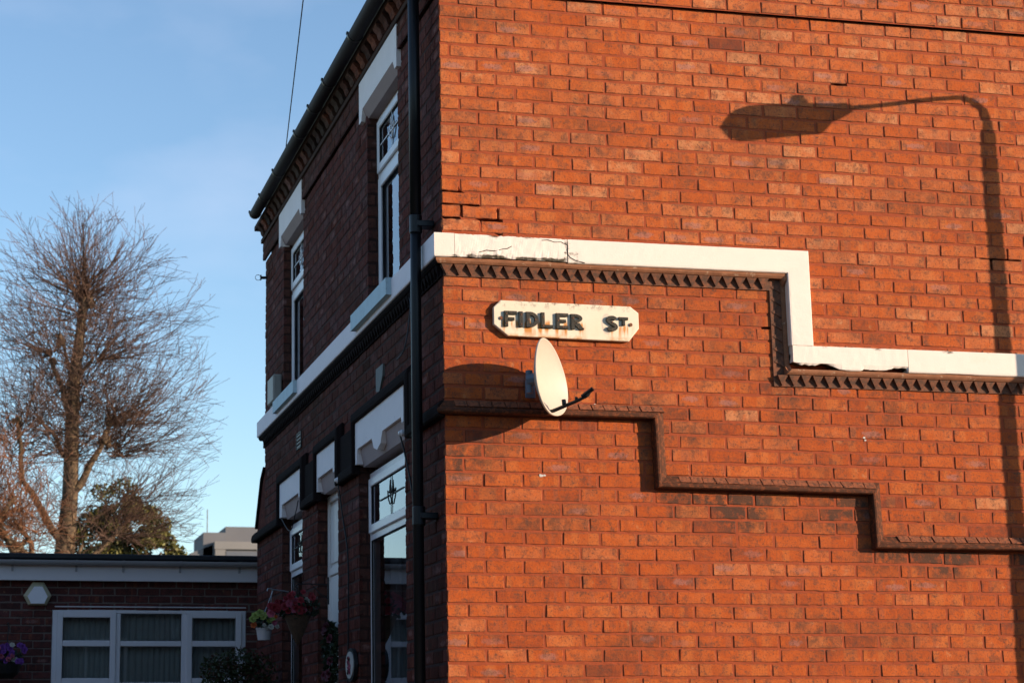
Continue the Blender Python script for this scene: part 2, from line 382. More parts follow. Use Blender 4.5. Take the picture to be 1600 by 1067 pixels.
# wall frames: u along the wall, z up, d out of the wall
GAB = lambda u, z, d: (u, -d, z)
FAC = lambda u, z, d: (-d, u, z)
def LOW(u, z, d): return (u, 8.0-d, z)

Z0 = 5.823; CH = .0825; BL = .2263
def courses(k): return Z0-k*CH

def nzf(x, y, z=0.): return mnoise.noise(Vector((x, y, z)))

def brick_wall(mb, F, u0, u1, zt, zb, ch, bl, excl=(), par=0, flip=False, fine=True, d0=0., soot=None, tone=None, cracks=(), mort_d=.0034, joint=.0118, edge_half=True, crack_d=.05):
    """courses hang from zt downward; F maps (u,z,d). mi 0 = brick, 1 = mortar, 2 = cavity"""
    nC = int(round((zt-zb)/ch))
    ss = [0, .018, .10, .26, .42, .58, .74, .90, .982, 1] if fine else [0, .03, .5, .97, 1]
    tt = [0, .05, .28, .5, .72, .95, 1] if fine else [0, .09, .91, 1]
    NU, NV = len(ss), len(tt)
    for k in range(nC):
        z1 = zt-k*ch; z0 = z1-ch; zc = (z0+z1)/2
        cuts = [(a, b) for a, b, c, e in excl if c < zc < e]
        segs = [(u0, u1)]
        for a, b in cuts:
            ns = []
            for s0, s1 in segs:
                if b <= s0 or a >= s1: ns.append((s0, s1))
                else:
                    if a > s0: ns.append((s0, a))
                    if b < s1: ns.append((b, s1))
            segs = ns
        off = 0 if (k+par) % 2 == 0 else bl/2
        for s0, s1 in segs:
            js = [s0]; x = u0+off
            while x < s1:
                jx = x+R.uniform(-.006, .006) if x > u0+.01 else x
                if R.random() < .07: jx += R.choice((-.055, .055))
                if jx > js[-1]+.05 and jx < s1-.045: js.append(jx)
                x += bl
            js.append(s1)
            for i in range(len(js)-1):
                a, b = js[i]+joint/2*(i > 0), js[i+1]-joint/2*(i < len(js)-2)
                c0, c1 = z0+joint/2+R.uniform(-.002, .002), z1-joint/2+R.uniform(-.002, .002)
                w, h = b-a, c1-c0
                sh = [R.uniform(-.0022, .0022) for _ in range(8)]
                chip = [R.uniform(.002, .0055) if R.random() < .78 else R.uniform(.006, .016) for _ in range(4)]
                dd = d0+R.uniform(-.0012, .0016); tl = R.uniform(-.0012, .0012); tz = R.uniform(-.001, .001)
                seed = R.uniform(0, 900)
                ra = min(.999, max(0, R.betavariate(5, 4.2)+(tone((a+b)/2, zc) if tone else 0)))
                if R.random() < .014: ra = R.choice((.02, 1.0, 1.0))
                rb, rc = R.random(), R.random()
                vs, cs, us = [], [], []
                for jt, t in enumerate(tt):
                    for js_, s_ in enumerate(ss):
                        # quad with jittered corners
                        ua = a+sh[0]*(1-t)+sh[1]*t; ub = b+sh[2]*(1-t)+sh[3]*t
                        za = c0+(sh[4]*(1-s_)+sh[5]*s_)*.7; zb_ = c1+(sh[6]*(1-s_)+sh[7]*s_)*.7
                        U = ua+(ub-ua)*s_; Z = za+(zb_-za)*t
                        eu = js_ in (0, NU-1); et = jt in (0, NV-1)
                        d = dd+tl*(s_-.5)*2+tz*(t-.5)*2
                        if fine: d += nzf(U*28, Z*28, seed)*.0011
                        if eu or et: d -= .0038
                        if fine and et: Z += nzf(U*30, seed)*.0052+nzf(U*90, seed)*.0028
                        if fine and eu: U += nzf(Z*45, seed+7)*.0055
                        if fine: Z += nzf(U*1.3, round(z1*12)*.35, 2.)*.0045
                        if eu and et:
                            q = chip[(js_ > 0)*2+(jt > 0)]; U += q*(1 if js_ == 0 else -1); Z += q*.8*(1 if jt == 0 else -1)
                        vs.append(F(U, Z, d)); cs.append((ra, rb, rc, soot(U, Z) if soot else 0.)); us.append((s_ if w > bl*.6 else .25+.5*s_, t, 0))
                fs = [(j*NU+i_, j*NU+i_+1, (j+1)*NU+i_+1, (j+1)*NU+i_) for j in range(NV-1) for i_ in range(NU-1)]
                # skirt back into the mortar
                ring = [i_ for i_ in range(NU)]+[j*NU+NU-1 for j in range(1, NV)]+[(NV-1)*NU+i_ for i_ in range(NU-2, -1, -1)]+[j*NU for j in range(NV-2, 0, -1)]
                base = len(vs)
                inv = []
                for r_ in ring:
                    p = Vector(vs[r_]); q = Vector(F(0, 0, -.022))-Vector(F(0, 0, 0)); inv.append(tuple(p+q))
                vs += inv; cs += [cs[r_] for r_ in ring]; us += [us[r_] for r_ in ring]
                nR = len(ring)
                fs += [(ring[(q+1) % nR], ring[q], base+q, base+(q+1) % nR) for q in range(nR)]
                if flip: fs = [f[::-1] for f in fs]
                mb.add(vs, fs, 0, cs, us)
    # mortar sheet
    st = .0283 if fine else .0566
    nu = max(2, int(round((u1-u0)/st))); us_ = [u0+(u1-u0)*i/nu for i in range(nu+1)]
    for a, b, c, e in excl: us_ += [a, b]
    us_ = sorted(set(round(x, 4) for x in us_ if u0 <= x <= u1))
    zs = []
    for k in range(nC+1):
        zz = zt-k*ch; zs += [zz+.006, zz-.006]
    zs = zs[1:-1]; zs[0] = zt; zs[-1] = zt-nC*ch
    vs = []; ok = {}
    for j, zz in enumerate(zs):
        for i, u in enumerate(us_):
            d = d0-mort_d+nzf(u*22, zz*22, 3.3)*.0022+nzf(u*70, zz*70, 9.)*.0010
            if abs(u-u0) < 1e-4 and cracks is not None: d = d0-mort_d
            for (cu0, cu1, cz, kind) in (cracks or ()):
                if kind == 'h' and cu0 <= u <= cu1 and abs(zz-cz) < .016: d = d0-crack_d
                if kind == 'v' and abs(u-cu0) < .022 and cz-.045 < zz < cz+.045: d = d0-.045
            vs.append(F(u, zz, d))
    n = len(us_); fs = []
    for j in range(len(zs)-1):
        zc = (zs[j]+zs[j+1])/2
        for i in range(n-1):
            uc = (us_[i]+us_[i+1])/2
            if any(a < uc < b and c < zc < e for a, b, c, e in excl): continue
            q = (j*n+i, (j+1)*n+i, (j+1)*n+i+1, j*n+i+1)
            fs.append(q[::-1] if flip else q)
    mb.add(vs, fs, 1)

def sweep(mb, F, path, prof, sub=.05, mi=0, start_miter=False, end_miter=False, jit=0., caps=True, flip=False, closed=False, dfun=None, cfun=None, seed=0.):
    """path in (u,z); prof [(o,d)] o = offset to the right-hand side of travel"""
    P = [Vector(p) for p in path]; T = [(P[i+1]-P[i]).normalized() for i in range(len(P)-1)]
    N = [Vector((t.y, -t.x)) for t in T]
    rows = []
    def off(i):
        if i == 0: return N[0], Vector((0, 0))
        if i == len(P)-1: return N[-1], Vector((0, 0))
        return (N[i-1]+N[i])/(1+N[i-1].dot(N[i])), Vector((0, 0))
    L_ = 0
    for i in range(len(P)-1):
        ns = max(1, int((P[i+1]-P[i]).length/sub))
        o0, o1 = off(i)[0], off(i+1)[0]
        for q in range(ns+(1 if i == len(P)-2 else 0)):
            t = q/ns
            row = []
            for (o, d) in prof:
                a = P[i]+o0*o; b = P[i+1]+o1*o
                if i == 0 and start_miter: a = a-T[0]*d
                if i == len(P)-2 and end_miter: b = b+T[-1]*d
                p = a+(b-a)*t; dd = d
                if jit:
                    dd = d+nzf(p.x*30, p.y*30, seed+o*50)*jit if d > .004 else d
                    p = p+o0*nzf(p.x*45+5, p.y*45, seed+o*50)*jit*.8
                if dfun: p, dd = dfun(p, o, dd, N[i])
                row.append((F(p.x, p.y, dd), cfun(p, o, N[i]) if cfun else 0.))
            rows.append(row)
    n = len(prof); v = [c[0] for r_ in rows for c in r_]; cs = [(.5, .5, .5, c[1]) for r_ in rows for c in r_]; f = []
    for i in range(len(rows)-1):
        for k in range(n if closed else n-1):
            q = (i*n+k, i*n+(k+1) % n, (i+1)*n+(k+1) % n, (i+1)*n+k); f.append(q if flip else q[::-1])
    if caps: f.append(tuple(range(n))); f.append(tuple((len(rows)-1)*n+k for k in range(n))[::-1])
    mb.add(v, f, mi, cs)

# ------------------------------------------------------------------ ground
def sheet(name, x0, x1, y0, y1, z, mat):
    mb = MB(); mb.add([(x0, y0, z), (x1, y0, z), (x1, y1, z), (x0, y1, z)], [(0, 1, 2, 3)]); o = mb.build(name, mat); tag(o, kind='structure'); return o
sheet('ground', -900, 900, -900, 900, -.02, M['soil'])
sheet('road', -8, 300, -9.2, -2.2, -.012, M['asphalt'])
def slab(name, x0, x1, y0, y1, z0, z1, mat):
    mb = MB(); mb.box((x0, y0, z0), (x1, y1, z1), bev=.01); o = mb.build(name, mat); tag(o, kind='structure'); return o
slab('pavement', 0.0, 60, -2.05, -.02, -.015, .1, M['flag'])
slab('pavement', -2.0, -.02, -2.05, 7.9, -.015, .1, M['flag'])
slab('kerb', -2.0, 60, -2.2, -2.055, -.015, .105, M['kerb'])
slab('pavement', -40, 60, -16, -9.2, -.015, .1, M['flag'])

# ------------------------------------------------------------------ the corner house
house = empty('brick_house', (0, 0, 0))
tag(house, 'red brick corner house with sunlit gable, stepped white band and shaded front', 'house')

# openings of the front: y0, y1, z0, z1
OPEN = dict(up_near=(1.13, 2.092, 4.46, 5.93), up_far=(4.66, 5.65, 4.46, 5.93), low_near=(1.02, 2.44, .95, 3.575), door=(3.20, 4.02, .10, 3.575), low_far=(4.70, 5.69, .95, 3.575))
RV = .078

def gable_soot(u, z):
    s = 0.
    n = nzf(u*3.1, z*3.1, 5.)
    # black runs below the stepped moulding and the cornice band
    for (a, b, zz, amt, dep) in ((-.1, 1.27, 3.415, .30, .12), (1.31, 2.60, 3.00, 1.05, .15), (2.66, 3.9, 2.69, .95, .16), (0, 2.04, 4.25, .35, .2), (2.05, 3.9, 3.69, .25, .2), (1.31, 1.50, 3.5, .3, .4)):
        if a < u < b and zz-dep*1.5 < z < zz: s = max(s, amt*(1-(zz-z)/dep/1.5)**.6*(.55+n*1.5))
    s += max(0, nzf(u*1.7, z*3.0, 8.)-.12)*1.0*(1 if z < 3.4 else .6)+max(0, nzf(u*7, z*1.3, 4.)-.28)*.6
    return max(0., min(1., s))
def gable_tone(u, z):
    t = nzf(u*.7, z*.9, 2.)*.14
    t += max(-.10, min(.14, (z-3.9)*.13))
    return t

CR = [(-.01, .085, courses(13), 'h'), (-.01, .035, courses(14), 'h'), (.03, .225, courses(14)-.002, 'h'), (.02, .09, courses(15), 'h'), (.235, .345, courses(15), 'h'),
      (.113, 0, courses(13.5), 'v'), (.226, 0, courses(14.5), 'v'), (.34, 0, courses(15.5), 'v'), (2.515, 2.59, courses(3), 'h'), (3.45, 3.69, courses(16), 'h'), (2.0, 2.02, courses(22), 'v')]
mb = MB()
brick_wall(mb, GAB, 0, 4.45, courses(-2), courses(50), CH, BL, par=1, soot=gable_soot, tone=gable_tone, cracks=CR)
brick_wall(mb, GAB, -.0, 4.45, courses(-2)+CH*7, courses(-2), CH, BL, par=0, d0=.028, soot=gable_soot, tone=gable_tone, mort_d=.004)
gw = mb.build('gable_wall', [M['brick_sun'], M['mortar']], house, attrs=True)
# plain inner core of the house and the parts of the walls outside the picture
mb = MB()
mb.box((.24, .055, 0), (8.4, 7.09, 6.28)); mb.box((4.45, .002, 0), (8.4, .055, 6.28)); mb.box((0.02, .055, 0), (.24, .95, 6.28))
mb.box((.0, .0, 0), (4.45, .055, courses(50)))
o = mb.build('wall_core', M['brick_reveal'], house)
# gable triangle above
mb = MB(); mb.prism([(-.02, courses(-9)+.004), (8.4, courses(-9)+.004), (4.2, 9.2)], GAB, -.22, .026); mb.build('gable_top', M['brick_reveal'], house)
mb = MB(); mb.add([(-.14, -.1, 6.43), (4.2, -.1, 9.32), (4.2, 6.75, 9.32), (-.14, 6.75, 6.43), (8.7, -.1, 6.36), (8.7, 6.75, 6.36),
                   (-.14, -.1, 6.47), (4.2, -.1, 9.38), (4.2, 6.75, 9.38), (-.14, 6.75, 6.47), (8.7, -.1, 6.40), (8.7, 6.75, 6.40)],
                  [(0, 3, 2, 1), (1, 2, 5, 4), (6, 7, 8, 9), (7, 10, 11, 8), (0, 1, 7, 6), (1, 4, 10, 7), (3, 9, 8, 2), (2, 8, 11, 5), (0, 6, 9, 3), (4, 5, 11, 10)])
mb.build('roof', M['slate'], house)

def front_soot(u, z):
    s = max(0, nzf(u*1.1, z*1.6, 4.)-.1)*.8
    if z > 6.0: s += .3
    if 3.9 < z < 4.36: s += .25
    return min(1, max(0, s))
exc = [(a, b, c, d) for a, b, c, d in OPEN.values()]
mb = MB()
brick_wall(mb, FAC, .004, 6.67, courses(-2), courses(50), CH, BL, excl=exc, par=0, flip=True, fine=False, soot=front_soot, tone=lambda u, z: max(-.16, min(.18, (z-3.7)*.16)), mort_d=.004)  # tone climbs with height: sky light on the upper bricks put into the colour
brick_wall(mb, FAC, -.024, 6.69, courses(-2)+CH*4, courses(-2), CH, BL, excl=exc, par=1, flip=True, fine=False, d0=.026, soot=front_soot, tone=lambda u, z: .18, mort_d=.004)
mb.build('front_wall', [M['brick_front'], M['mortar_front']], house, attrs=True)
# brick jambs of the openings that face the street corner
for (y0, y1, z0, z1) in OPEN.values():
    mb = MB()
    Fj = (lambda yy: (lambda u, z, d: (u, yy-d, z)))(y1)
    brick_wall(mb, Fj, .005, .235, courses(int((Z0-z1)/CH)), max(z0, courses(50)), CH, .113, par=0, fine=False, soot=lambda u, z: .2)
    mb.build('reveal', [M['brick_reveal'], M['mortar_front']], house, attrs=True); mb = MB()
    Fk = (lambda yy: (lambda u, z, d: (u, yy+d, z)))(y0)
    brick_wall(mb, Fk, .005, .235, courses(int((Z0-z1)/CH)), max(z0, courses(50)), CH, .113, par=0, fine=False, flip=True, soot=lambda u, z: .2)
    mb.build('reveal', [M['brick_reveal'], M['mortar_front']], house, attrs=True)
# dark backing between jambs and core
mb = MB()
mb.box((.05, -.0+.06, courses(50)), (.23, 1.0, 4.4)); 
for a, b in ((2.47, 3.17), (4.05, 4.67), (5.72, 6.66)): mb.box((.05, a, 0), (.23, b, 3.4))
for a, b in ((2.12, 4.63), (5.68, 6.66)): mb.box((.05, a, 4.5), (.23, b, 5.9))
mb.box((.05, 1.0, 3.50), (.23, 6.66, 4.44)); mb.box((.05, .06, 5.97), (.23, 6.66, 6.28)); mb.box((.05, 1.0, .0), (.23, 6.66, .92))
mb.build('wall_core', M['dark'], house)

# far lower part of the front: thicker wall with a sloping shoulder
mb = MB()
brick_wall(mb, FAC, 6.67, 7.12, courses(28), courses(50), CH, BL, par=0, flip=True, fine=False, d0=-.002)
mb.prism([(6.672, 3.512), (7.12, 3.512), (7.10, 3.55), (6.80, 3.93), (6.672, 4.02)][::-1], FAC, -.22, -.002, mi=0)
fixn(mb.build('front_pier', [M['brick_front'], M['mortar_front']], house, attrs=True))
mb = MB(); sweep(mb, FAC, [(6.66, 4.06), (6.83, 3.97), (7.14, 3.56)], [(0, -.2), (0, .02), (.03, .02), (.03, -.2)], sub=.1)
mb.box((.02, 7.125, .1), (.25, 7.09, 3.5)); mb.build('shoulder_coping', M['mould_front'], house)

# white stepped string band on the gable ----------------------------------------------------
BD = .065
CHIP = ([(2.115, .0), (2.118, .045), (2.15, .036), (2.18, .026), (2.22, .028), (2.27, .024), (2.30, .036), (2.335, .038), (2.37, .026), (2.41, .010), (2.44, .004), (2.47, 0)],
        [(2.56, 0), (2.575, .012), (2.70, .009), (2.74, .017), (2.78, .027), (2.84, .029), (2.862, .024), (2.867, 0)], [(3.1, 0), (3.12, .003), (3.3, .002), (3.32, 0)])
def chips(u):
    c = 0.
    for pl in CHIP:
        for (a, ca), (b, cb) in zip(pl, pl[1:]):
            if a <= u < b: c = ca+(cb-ca)*(u-a)/(b-a)+(nzf(u*38, 4.1)*.006 if ca > .005 else 0)
    if .03 < u < .74: c = .004+.010*max(0, nzf(u*12, 2.))
    return max(0, c)
def band_d(p, o, d, n):
    if n.y < -.5 and o > .10 and p.y < 4.6:
        c = chips(p.x); p = p-n*max(0, o-(.143-c))
        if c > .005 and o > .12: d -= c*.25
        if .0 < p.x < .74: d += nzf(p.x*60, p.y*60, 2.)*.003; p = p-n*abs(nzf(p.x*16, 7.))*.004
    if .03 < p.x < .74 and o < .02: p = p+n*(abs(nzf(p.x*33, 9.))*.008)
    return p, d
def band_c(p, o, n):
    c = 0.
    if n.y < -.5:
        if .03 < p.x < .80:
            if o > .11: c = .62+.5*nzf(p.x*14, 3.)
            elif o < .03: c = .25+.9*nzf(p.x*9, 8.)
            else: c = .10
        if o > .141 and p.x > 2.1: c = max(c, min(1, chips(p.x)*40))  # chip undersides darkened, the shade of the broken cavity put into the colour
        if o < .02 and p.x > 2.2: c = max(c, .28+.7*nzf(p.x*11, 6.))
        if .72 < p.x < .80: c = max(c, .45)
    return max(0., min(1., c))
pB = [(0, -.004), (0, BD-.004), (.004, BD), (.035, BD), (.07, BD), (.105, BD), (.128, BD), (.138, BD-.001), (.143, BD-.006), (.143, -.004)]
mb = MB()
zt1, zt2 = 4.480, 3.897
sweep(mb, GAB, [(0, zt1), (.055, zt1)], pB, sub=.02, start_miter=True, dfun=band_d, cfun=band_c)
sweep(mb, GAB, [(.0575, zt1-.001), (.735, zt1-.003)], pB, sub=.012, jit=.0022, dfun=band_d, cfun=band_c, seed=3)
sweep(mb, GAB, [(.741, zt1-.004), (2.2575, zt1-.001), (2.2600, zt2+.0), ], pB, sub=.03, jit=.0008, dfun=band_d, cfun=band_c)
mb.box((2.117, -BD+.0015, zt2-.001), (2.2585, .004, zt2-.0)) if False else None
sweep(mb, GAB, [(2.262-.137, zt2-.0015), (2.868, zt2-.0015)], pB, sub=.010, jit=.0012, dfun=band_d, cfun=band_c, seed=7)
sweep(mb, GAB, [(2.871, zt2-.001), (4.45, zt2-.001)], pB, sub=.04, jit=.0008, dfun=band_d, cfun=band_c, seed=9)
mb.build('white_string_band', M['white_stone'], house, attrs=True)
for pts in ([(.20, 4.372), (.245, 4.386), (.30, 4.384), (.345, 4.398), (.372, 4.402), (.40, 4.418)], [(.70, 4.458), (.725, 4.445), (.742, 4.44), (.735, 4.415), (.738, 4.385), (.752, 4.366), (.79, 4.348), (.84, 4.339)], [(.58, 4.462), (.62, 4.466), (.66, 4.455), (.70, 4.458)]):
    mb = MB(); mb.tube([GAB(u+R.uniform(-.002, .002), z, BD+.0002) for u, z in pts], [.0016+.0012*R.random() for _ in pts], 5); mb.build('crack', M['dark'], house)
# brown ledge and the dogtooth course below the band
LED = [(.1435, -.002), (.1435, .052), (.150, .054), (.162, .050), (.174, .040), (.176, -.002)]
mb = MB()
GP = [(0, zt1), (2.260, zt1), (2.2625, zt2), (4.45, zt2)]
def shal(p, o, d, n):
    if n.x < -.5 and 3.76 < p.y < 4.28 and d > 0: d *= .35
    return p, d
sweep(mb, GAB, GP, LED, sub=.03, start_miter=True, jit=.0015, dfun=shal)
mb.build('clay_ledge', M['brown_ledge'], house)
mb = MB()
def tooth(F, c, dirv, nv, w, fl=False, da=.036, db=.020):
    # c: middle of the tooth's top edge, dirv along, nv towards the tip
    c = Vector(c); dv = Vector(dirv); nv = Vector(nv); h = .062
    A = c-dv*w/2; B = c+dv*w/2; T = c+nv*h
    v = [F(A.x, A.y, da), F(B.x, B.y, da), F(T.x, T.y, db), F(A.x, A.y, -.003), F(B.x, B.y, -.003), F(T.x, T.y, -.003)]
    f = [(0, 2, 1), (0, 3, 5, 2), (1, 2, 5, 4), (0, 1, 4, 3)]
    if fl: f = [q[::-1] for q in f]
    mb.add(v, f)
def teeth(F, a, b, z=None, pitch=.0752, fl=False, vert=None):
    n = int(abs(b-a)/pitch)
    for i in range(n):
        c = a+(i+.5)*pitch*(1 if b > a else -1); w = pitch*.92+R.uniform(-.004, .002)
        j = R.uniform(-.002, .002)
        if vert is None: tooth(F, (c, z+j), (1, 0), (0, -1), w, fl)
        else: tooth(F, (vert, c), (0, -1), (-1, 0), w, fl, .018, .012)
zT1 = zt1-.1765; zT2 = zt2-.1765
teeth(GAB, -.02, 2.07, zT1); teeth(GAB, zT1-.01, zT2+.0, vert=2.2612-.1765); teeth(GAB, 2.03, 4.4, zT2)
# plain bed behind the teeth
sweep(mb, GAB, GP, [(.176, .001), (.176, .010), (.243, .010), (.246, .001)], sub=.2, caps=False)
mb.build('dogtooth_course', M['clay_tooth'], house)

# brown stepped moulding on the gable: sloping bricks on edge over a roll -----------------------
PM = [(0, -.003), (0, .004), (.032, .034), (.036, .036), (.045, .040), (.052, .054), (.060, .060), (.070, .059), (.076, .052), (.077, .040), (.079, -.003)]
MP = [(0, 3.507), (1.315, 3.507), (1.324, 3.104), (2.665, 3.090), (2.672, 2.772), (4.45, 2.772)]
mb = MB(); sweep(mb, GAB, MP, PM, sub=.03, start_miter=True, jit=.0022)
mb.build('stepped_moulding', M['mould'], house); mb = MB()
# raised edge joints of the rowlock bricks
for (a, b, z) in ((.02, 1.26, 3.507), (1.36, 2.62, 3.099), (2.72, 4.4, 2.772)):
    u = a+.03
    while u < b:
        w = .0735+R.uniform(-.003, .003); t = R.uniform(-.0015, .002)
        sw = R.uniform(-.004, .008)
        zz = z-(u*.0 if z != 3.099 else (u-1.32)*.0104)
        t += .004; g = .0035
        v = [GAB(u+g, zz+.003, .006+t), GAB(u+w-g, zz+.003, .006+t), GAB(u+w-g+sw, zz-.035, .0385+t), GAB(u+g+sw, zz-.035, .0385+t),
             GAB(u+g, zz-.002, -.004), GAB(u+w-g, zz-.002, -.004), GAB(u+w-g+sw, zz-.040, .03), GAB(u+g+sw, zz-.040, .03)]
        mb.add(v, [(0, 3, 2, 1), (0, 1, 5, 4), (1, 2, 6, 5), (2, 3, 7, 6), (3, 0, 4, 7)]); u += w
    fixn(mb.build('rowlock_course', M['rowlock'], house)); mb = MB()

# dried splashes of white paint on the bricks
for u, z, r in ((.565, 3.088, .011), (.585, 3.090, .007), (2.585, 3.36, .007), (2.592, 3.345, .006), (.90, 3.51, .006)):
    mb = MB(); n = 9; mb.prism([(u+r*(1+.5*nzf(i*1.3, u*40))*math.cos(6.283*i/n)*1.3, z+r*(1+.5*nzf(i*1.7, z*40))*math.sin(6.283*i/n)*.8) for i in range(n)], GAB, -.002, .0028); fixn(mb.build('paint_splash', M['plaque'], house))

# front: moulding that rises over each lintel as a hood -----------------------------------------
FP = [(0, 3.507), (.70, 3.507), (.70, 3.86), (2.50, 3.86), (2.50, 3.507), (2.95, 3.507), (2.95, 3.86), (3.98, 3.86), (3.98, 3.507), (4.42, 3.507), (4.42, 3.86), (5.74, 3.86), (5.74, 3.507), (7.12, 3.507)]
PF = [(0, -.003), (0, .02), (.03, .05), (.06, .056), (.085, .056), (.095, .046), (.095, -.003)]
mb = MB(); sweep(mb, FAC, FP, PF, sub=.1, start_miter=True, flip=True, jit=.001)
mb.box((-.045, .60, 3.40), (-.003, .70, 3.80)); 
for a, b in ((2.505, 2.945), (3.985, 4.415)): mb.box((-.030, a, 3.42), (-.003, b, 3.75))
mb.build('hood_moulding', M['mould_front'], house)

# front: white band, ledge, small dentils
mb = MB()
sweep(mb, FAC, [(0, zt1), (6.74, zt1)], pB, sub=.08, start_miter=True, flip=True, jit=.001)
mb.build('white_string_band', plain('white_band_paint_front', (.84, .78, .80), .7, .05, 4, .3, dirt=(.3, .27, .27), dirt_t=.7), house, attrs=True)
mb = MB(); sweep(mb, FAC, [(0, zt1), (6.72, zt1)], LED, sub=.1, start_miter=True, flip=True)
sweep(mb, FAC, [(0, zt1), (6.70, zt1)], [(.176, -.002), (.176, .012), (.243, .012), (.246, -.002)], sub=.2, flip=True)
teeth(FAC, .0, 6.68, zT1, fl=True)
mb.build('dogtooth_course', M['mould_front'], house)

# eaves cornice: two oversailing courses with brick dentils ---------------------------------
mb = MB()
for (za, zb, d) in ((6.165, 6.205, .040), (6.29, 6.335, .098)): mb.box((-d, -.03 if d < .05 else -.05, za), (.0, 6.70+d*.5, zb), bev=.004, col=(.35, .2, .3, .3))
y = .02
i = 0
while y < 6.62:
    ra = R.random(); c = (ra, R.random(), R.random(), R.choice((0, 0, .3, .9)))
    w = .105
    # each dentil an ogee of two steps
    prof = [(0, 6.205), (.046, 6.205), (.056, 6.222), (.062, 6.245), (.076, 6.262), (.088, 6.275), (.092, 6.2895), (0, 6.2895)]
    yj = R.uniform(-.004, .004)
    v = [(-d, y+yj, z) for d, z in prof]+[(-d, y+yj+w, z) for d, z in prof]; n = len(prof)
    mb.add(v, [tuple(range(n)), tuple(range(n, 2*n))[::-1]]+[(k, k+n, (k+1) % n+n, (k+1) % n) for k in range(n)], 0, c)
    y += .1905; i += 1
mb.box((-.012, -.02, 6.205), (0, 6.70, 6.29), col=(.2, .2, .2, .8))
fixn(mb.build('dentil_cornice', M['soot_brick'], house, attrs=True))

# gutter with joint clips
GX, GZ, GR = -.152, 6.352, .052
def half_round(mb, x, z, r, y0, y1, th=.004, n=12, ax='y'):
    v = []; f = []
    for yy in (y0, y1):
        for rr in (r, r-th):
            for k in range(n+1):
                a = math.pi+math.pi*k/n; v.append((x+rr*math.cos(a), yy, z+rr*math.sin(a)) if ax == 'y' else (yy, x+rr*math.cos(a), z+rr*math.sin(a)))
    N = n+1
    for k in range(n):
        f += [(k, k+1, 2*N+k+1, 2*N+k), (N+k+1, N+k, 3*N+k, 3*N+k+1)]
        f += [(k, N+k, N+k+1, k+1), (2*N+k, 2*N+k+1, 3*N+k+1, 3*N+k)]
    f += [(0, 2*N, 3*N, N), (n, N+n, 3*N+n, 2*N+n)]
    mb.add(v, f)
mb = MB(); half_round(mb, GX, GZ, GR, -.12, 6.36)
v = [(GX+GR*math.cos(math.pi+math.pi*k/12), 6.361, GZ+GR*math.sin(math.pi+math.pi*k/12)) for k in range(13)]; mb.add(v, [tuple(range(13))])
gut = fixn(mb.build('gutter', M['black_plastic'], house, smooth=False))
for yy in (.9, 1.75, 2.70, 3.30, 3.93, 5.0, 5.75, 6.33):
    mb = MB(); half_round(mb, GX, GZ+.004, GR+.006, yy-.016, yy+.016, th=.006); mb.box((GX+GR-.004, yy-.014, GZ-.004), (-.10, yy+.014, GZ+.012))
    mb.box((GX-GR-.010, yy-.014, GZ-.0), (GX-GR+.004, yy+.014, GZ+.016), bev=.002)
    fixn(mb.build('gutter_clip', M['pipe'], gut))

# downpipe
mb = MB(); px_, py_ = -.104, .225
mb.tube([(px_, py_, 6.30), (px_, py_, 4.64)], .0345, 16); mb.tube([(px_, py_, 4.62), (px_-.004, py_, 4.2), (px_-.004, py_, .1)], .032, 16)
dp = mb.build('downpipe', M['pipe'], house, smooth=True)
for zz in (4.60, 2.87):
    mb = MB(); x_ = px_
    mb.tube([(x_, py_, zz+.055), (x_, py_, zz+.05), (x_, py_, zz-.05), (x_, py_, zz-.055)], [.035, .0385, .0385, .035], 16)
    mb.box((x_, py_-.045, zz-.018), (-.001, py_+.045, zz+.018), bev=.004)
    mb.build('pipe_clip', M['pipe'], dp)

# lintels --------------------------------------------------------------------------------------
def lintel_upper(y0, y1, o0, o1):
    mb = MB(); zb, zt = 5.905, 6.163; ear = 5.865
    poly = [(y0, zt), (y0, ear+.01), (y0+.055, ear+.01), (y0+.11, zb+.04), (y1-.12, zb+.04), (y1-.075, ear), (y1, ear), (y1, zt)]
    mb.prism(poly[::-1], FAC, -.05, .031)
    ob = fixn(mb.build('lintel', M['white_front'], house))
    mb = MB(); mb.add([FAC(y0+.06, zb+.04, .0305), FAC(y1-.08, zb+.04, .0305), FAC(y1-.09, zb-.03, -.012), FAC(y0+.08, zb-.03, -.012), FAC(y0+.08, zb-.03, -.22), FAC(y1-.09, zb-.03, -.22)],
                      [(0, 1, 2, 3), (3, 2, 5, 4)]); mb.build('chamfer', M['soffit'], ob)
lintel_upper(1.02, 2.215, 1.13, 2.09); lintel_upper(4.58, 5.72, 4.66, 5.65)
def lintel_lower(y0, y1, o0, o1, key=True):
    mb = MB(); zt = 3.765; ear = 3.475; zn = 3.575
    w = y1-y0; c = (y0+y1)/2
    poly = [(y0, zt), (y0, ear+.06), (y0+.05, ear+.06), (y0+.07, zn)]
    if key: poly += [(c-.17, zn), (c-.14, zn-.03), (c-.11, zn-.07), (c, zn-.10), (c+.11, zn-.07), (c+.14, zn-.03), (c+.17, zn)]
    poly += [(y1-.14, zn), (y1-.12, zn-.03), (y1-.11, ear), (y1, ear), (y1, zt)]
    mb.prism(poly[::-1], FAC, -.05, .031)
    ob = fixn(mb.build('lintel', M['white_front'], house))
    mb = MB(); mb.add([FAC(y0+.03, zn+.01, .012), FAC(y1-.10, zn+.01, .012), FAC(y1-.10, 3.455, -.02), FAC(y0+.03, 3.455, -.02), FAC(y0+.03, 3.455, -.22), FAC(y1-.10, 3.455, -.22), FAC(y0+.03, zn+.01, -.05), FAC(y1-.1, zn+.01, -.05)],
                      [(0, 1, 2, 3), (3, 2, 5, 4), (0, 3, 6), (1, 7, 2)]); mb.build('chamfer', M['soffit'], ob)
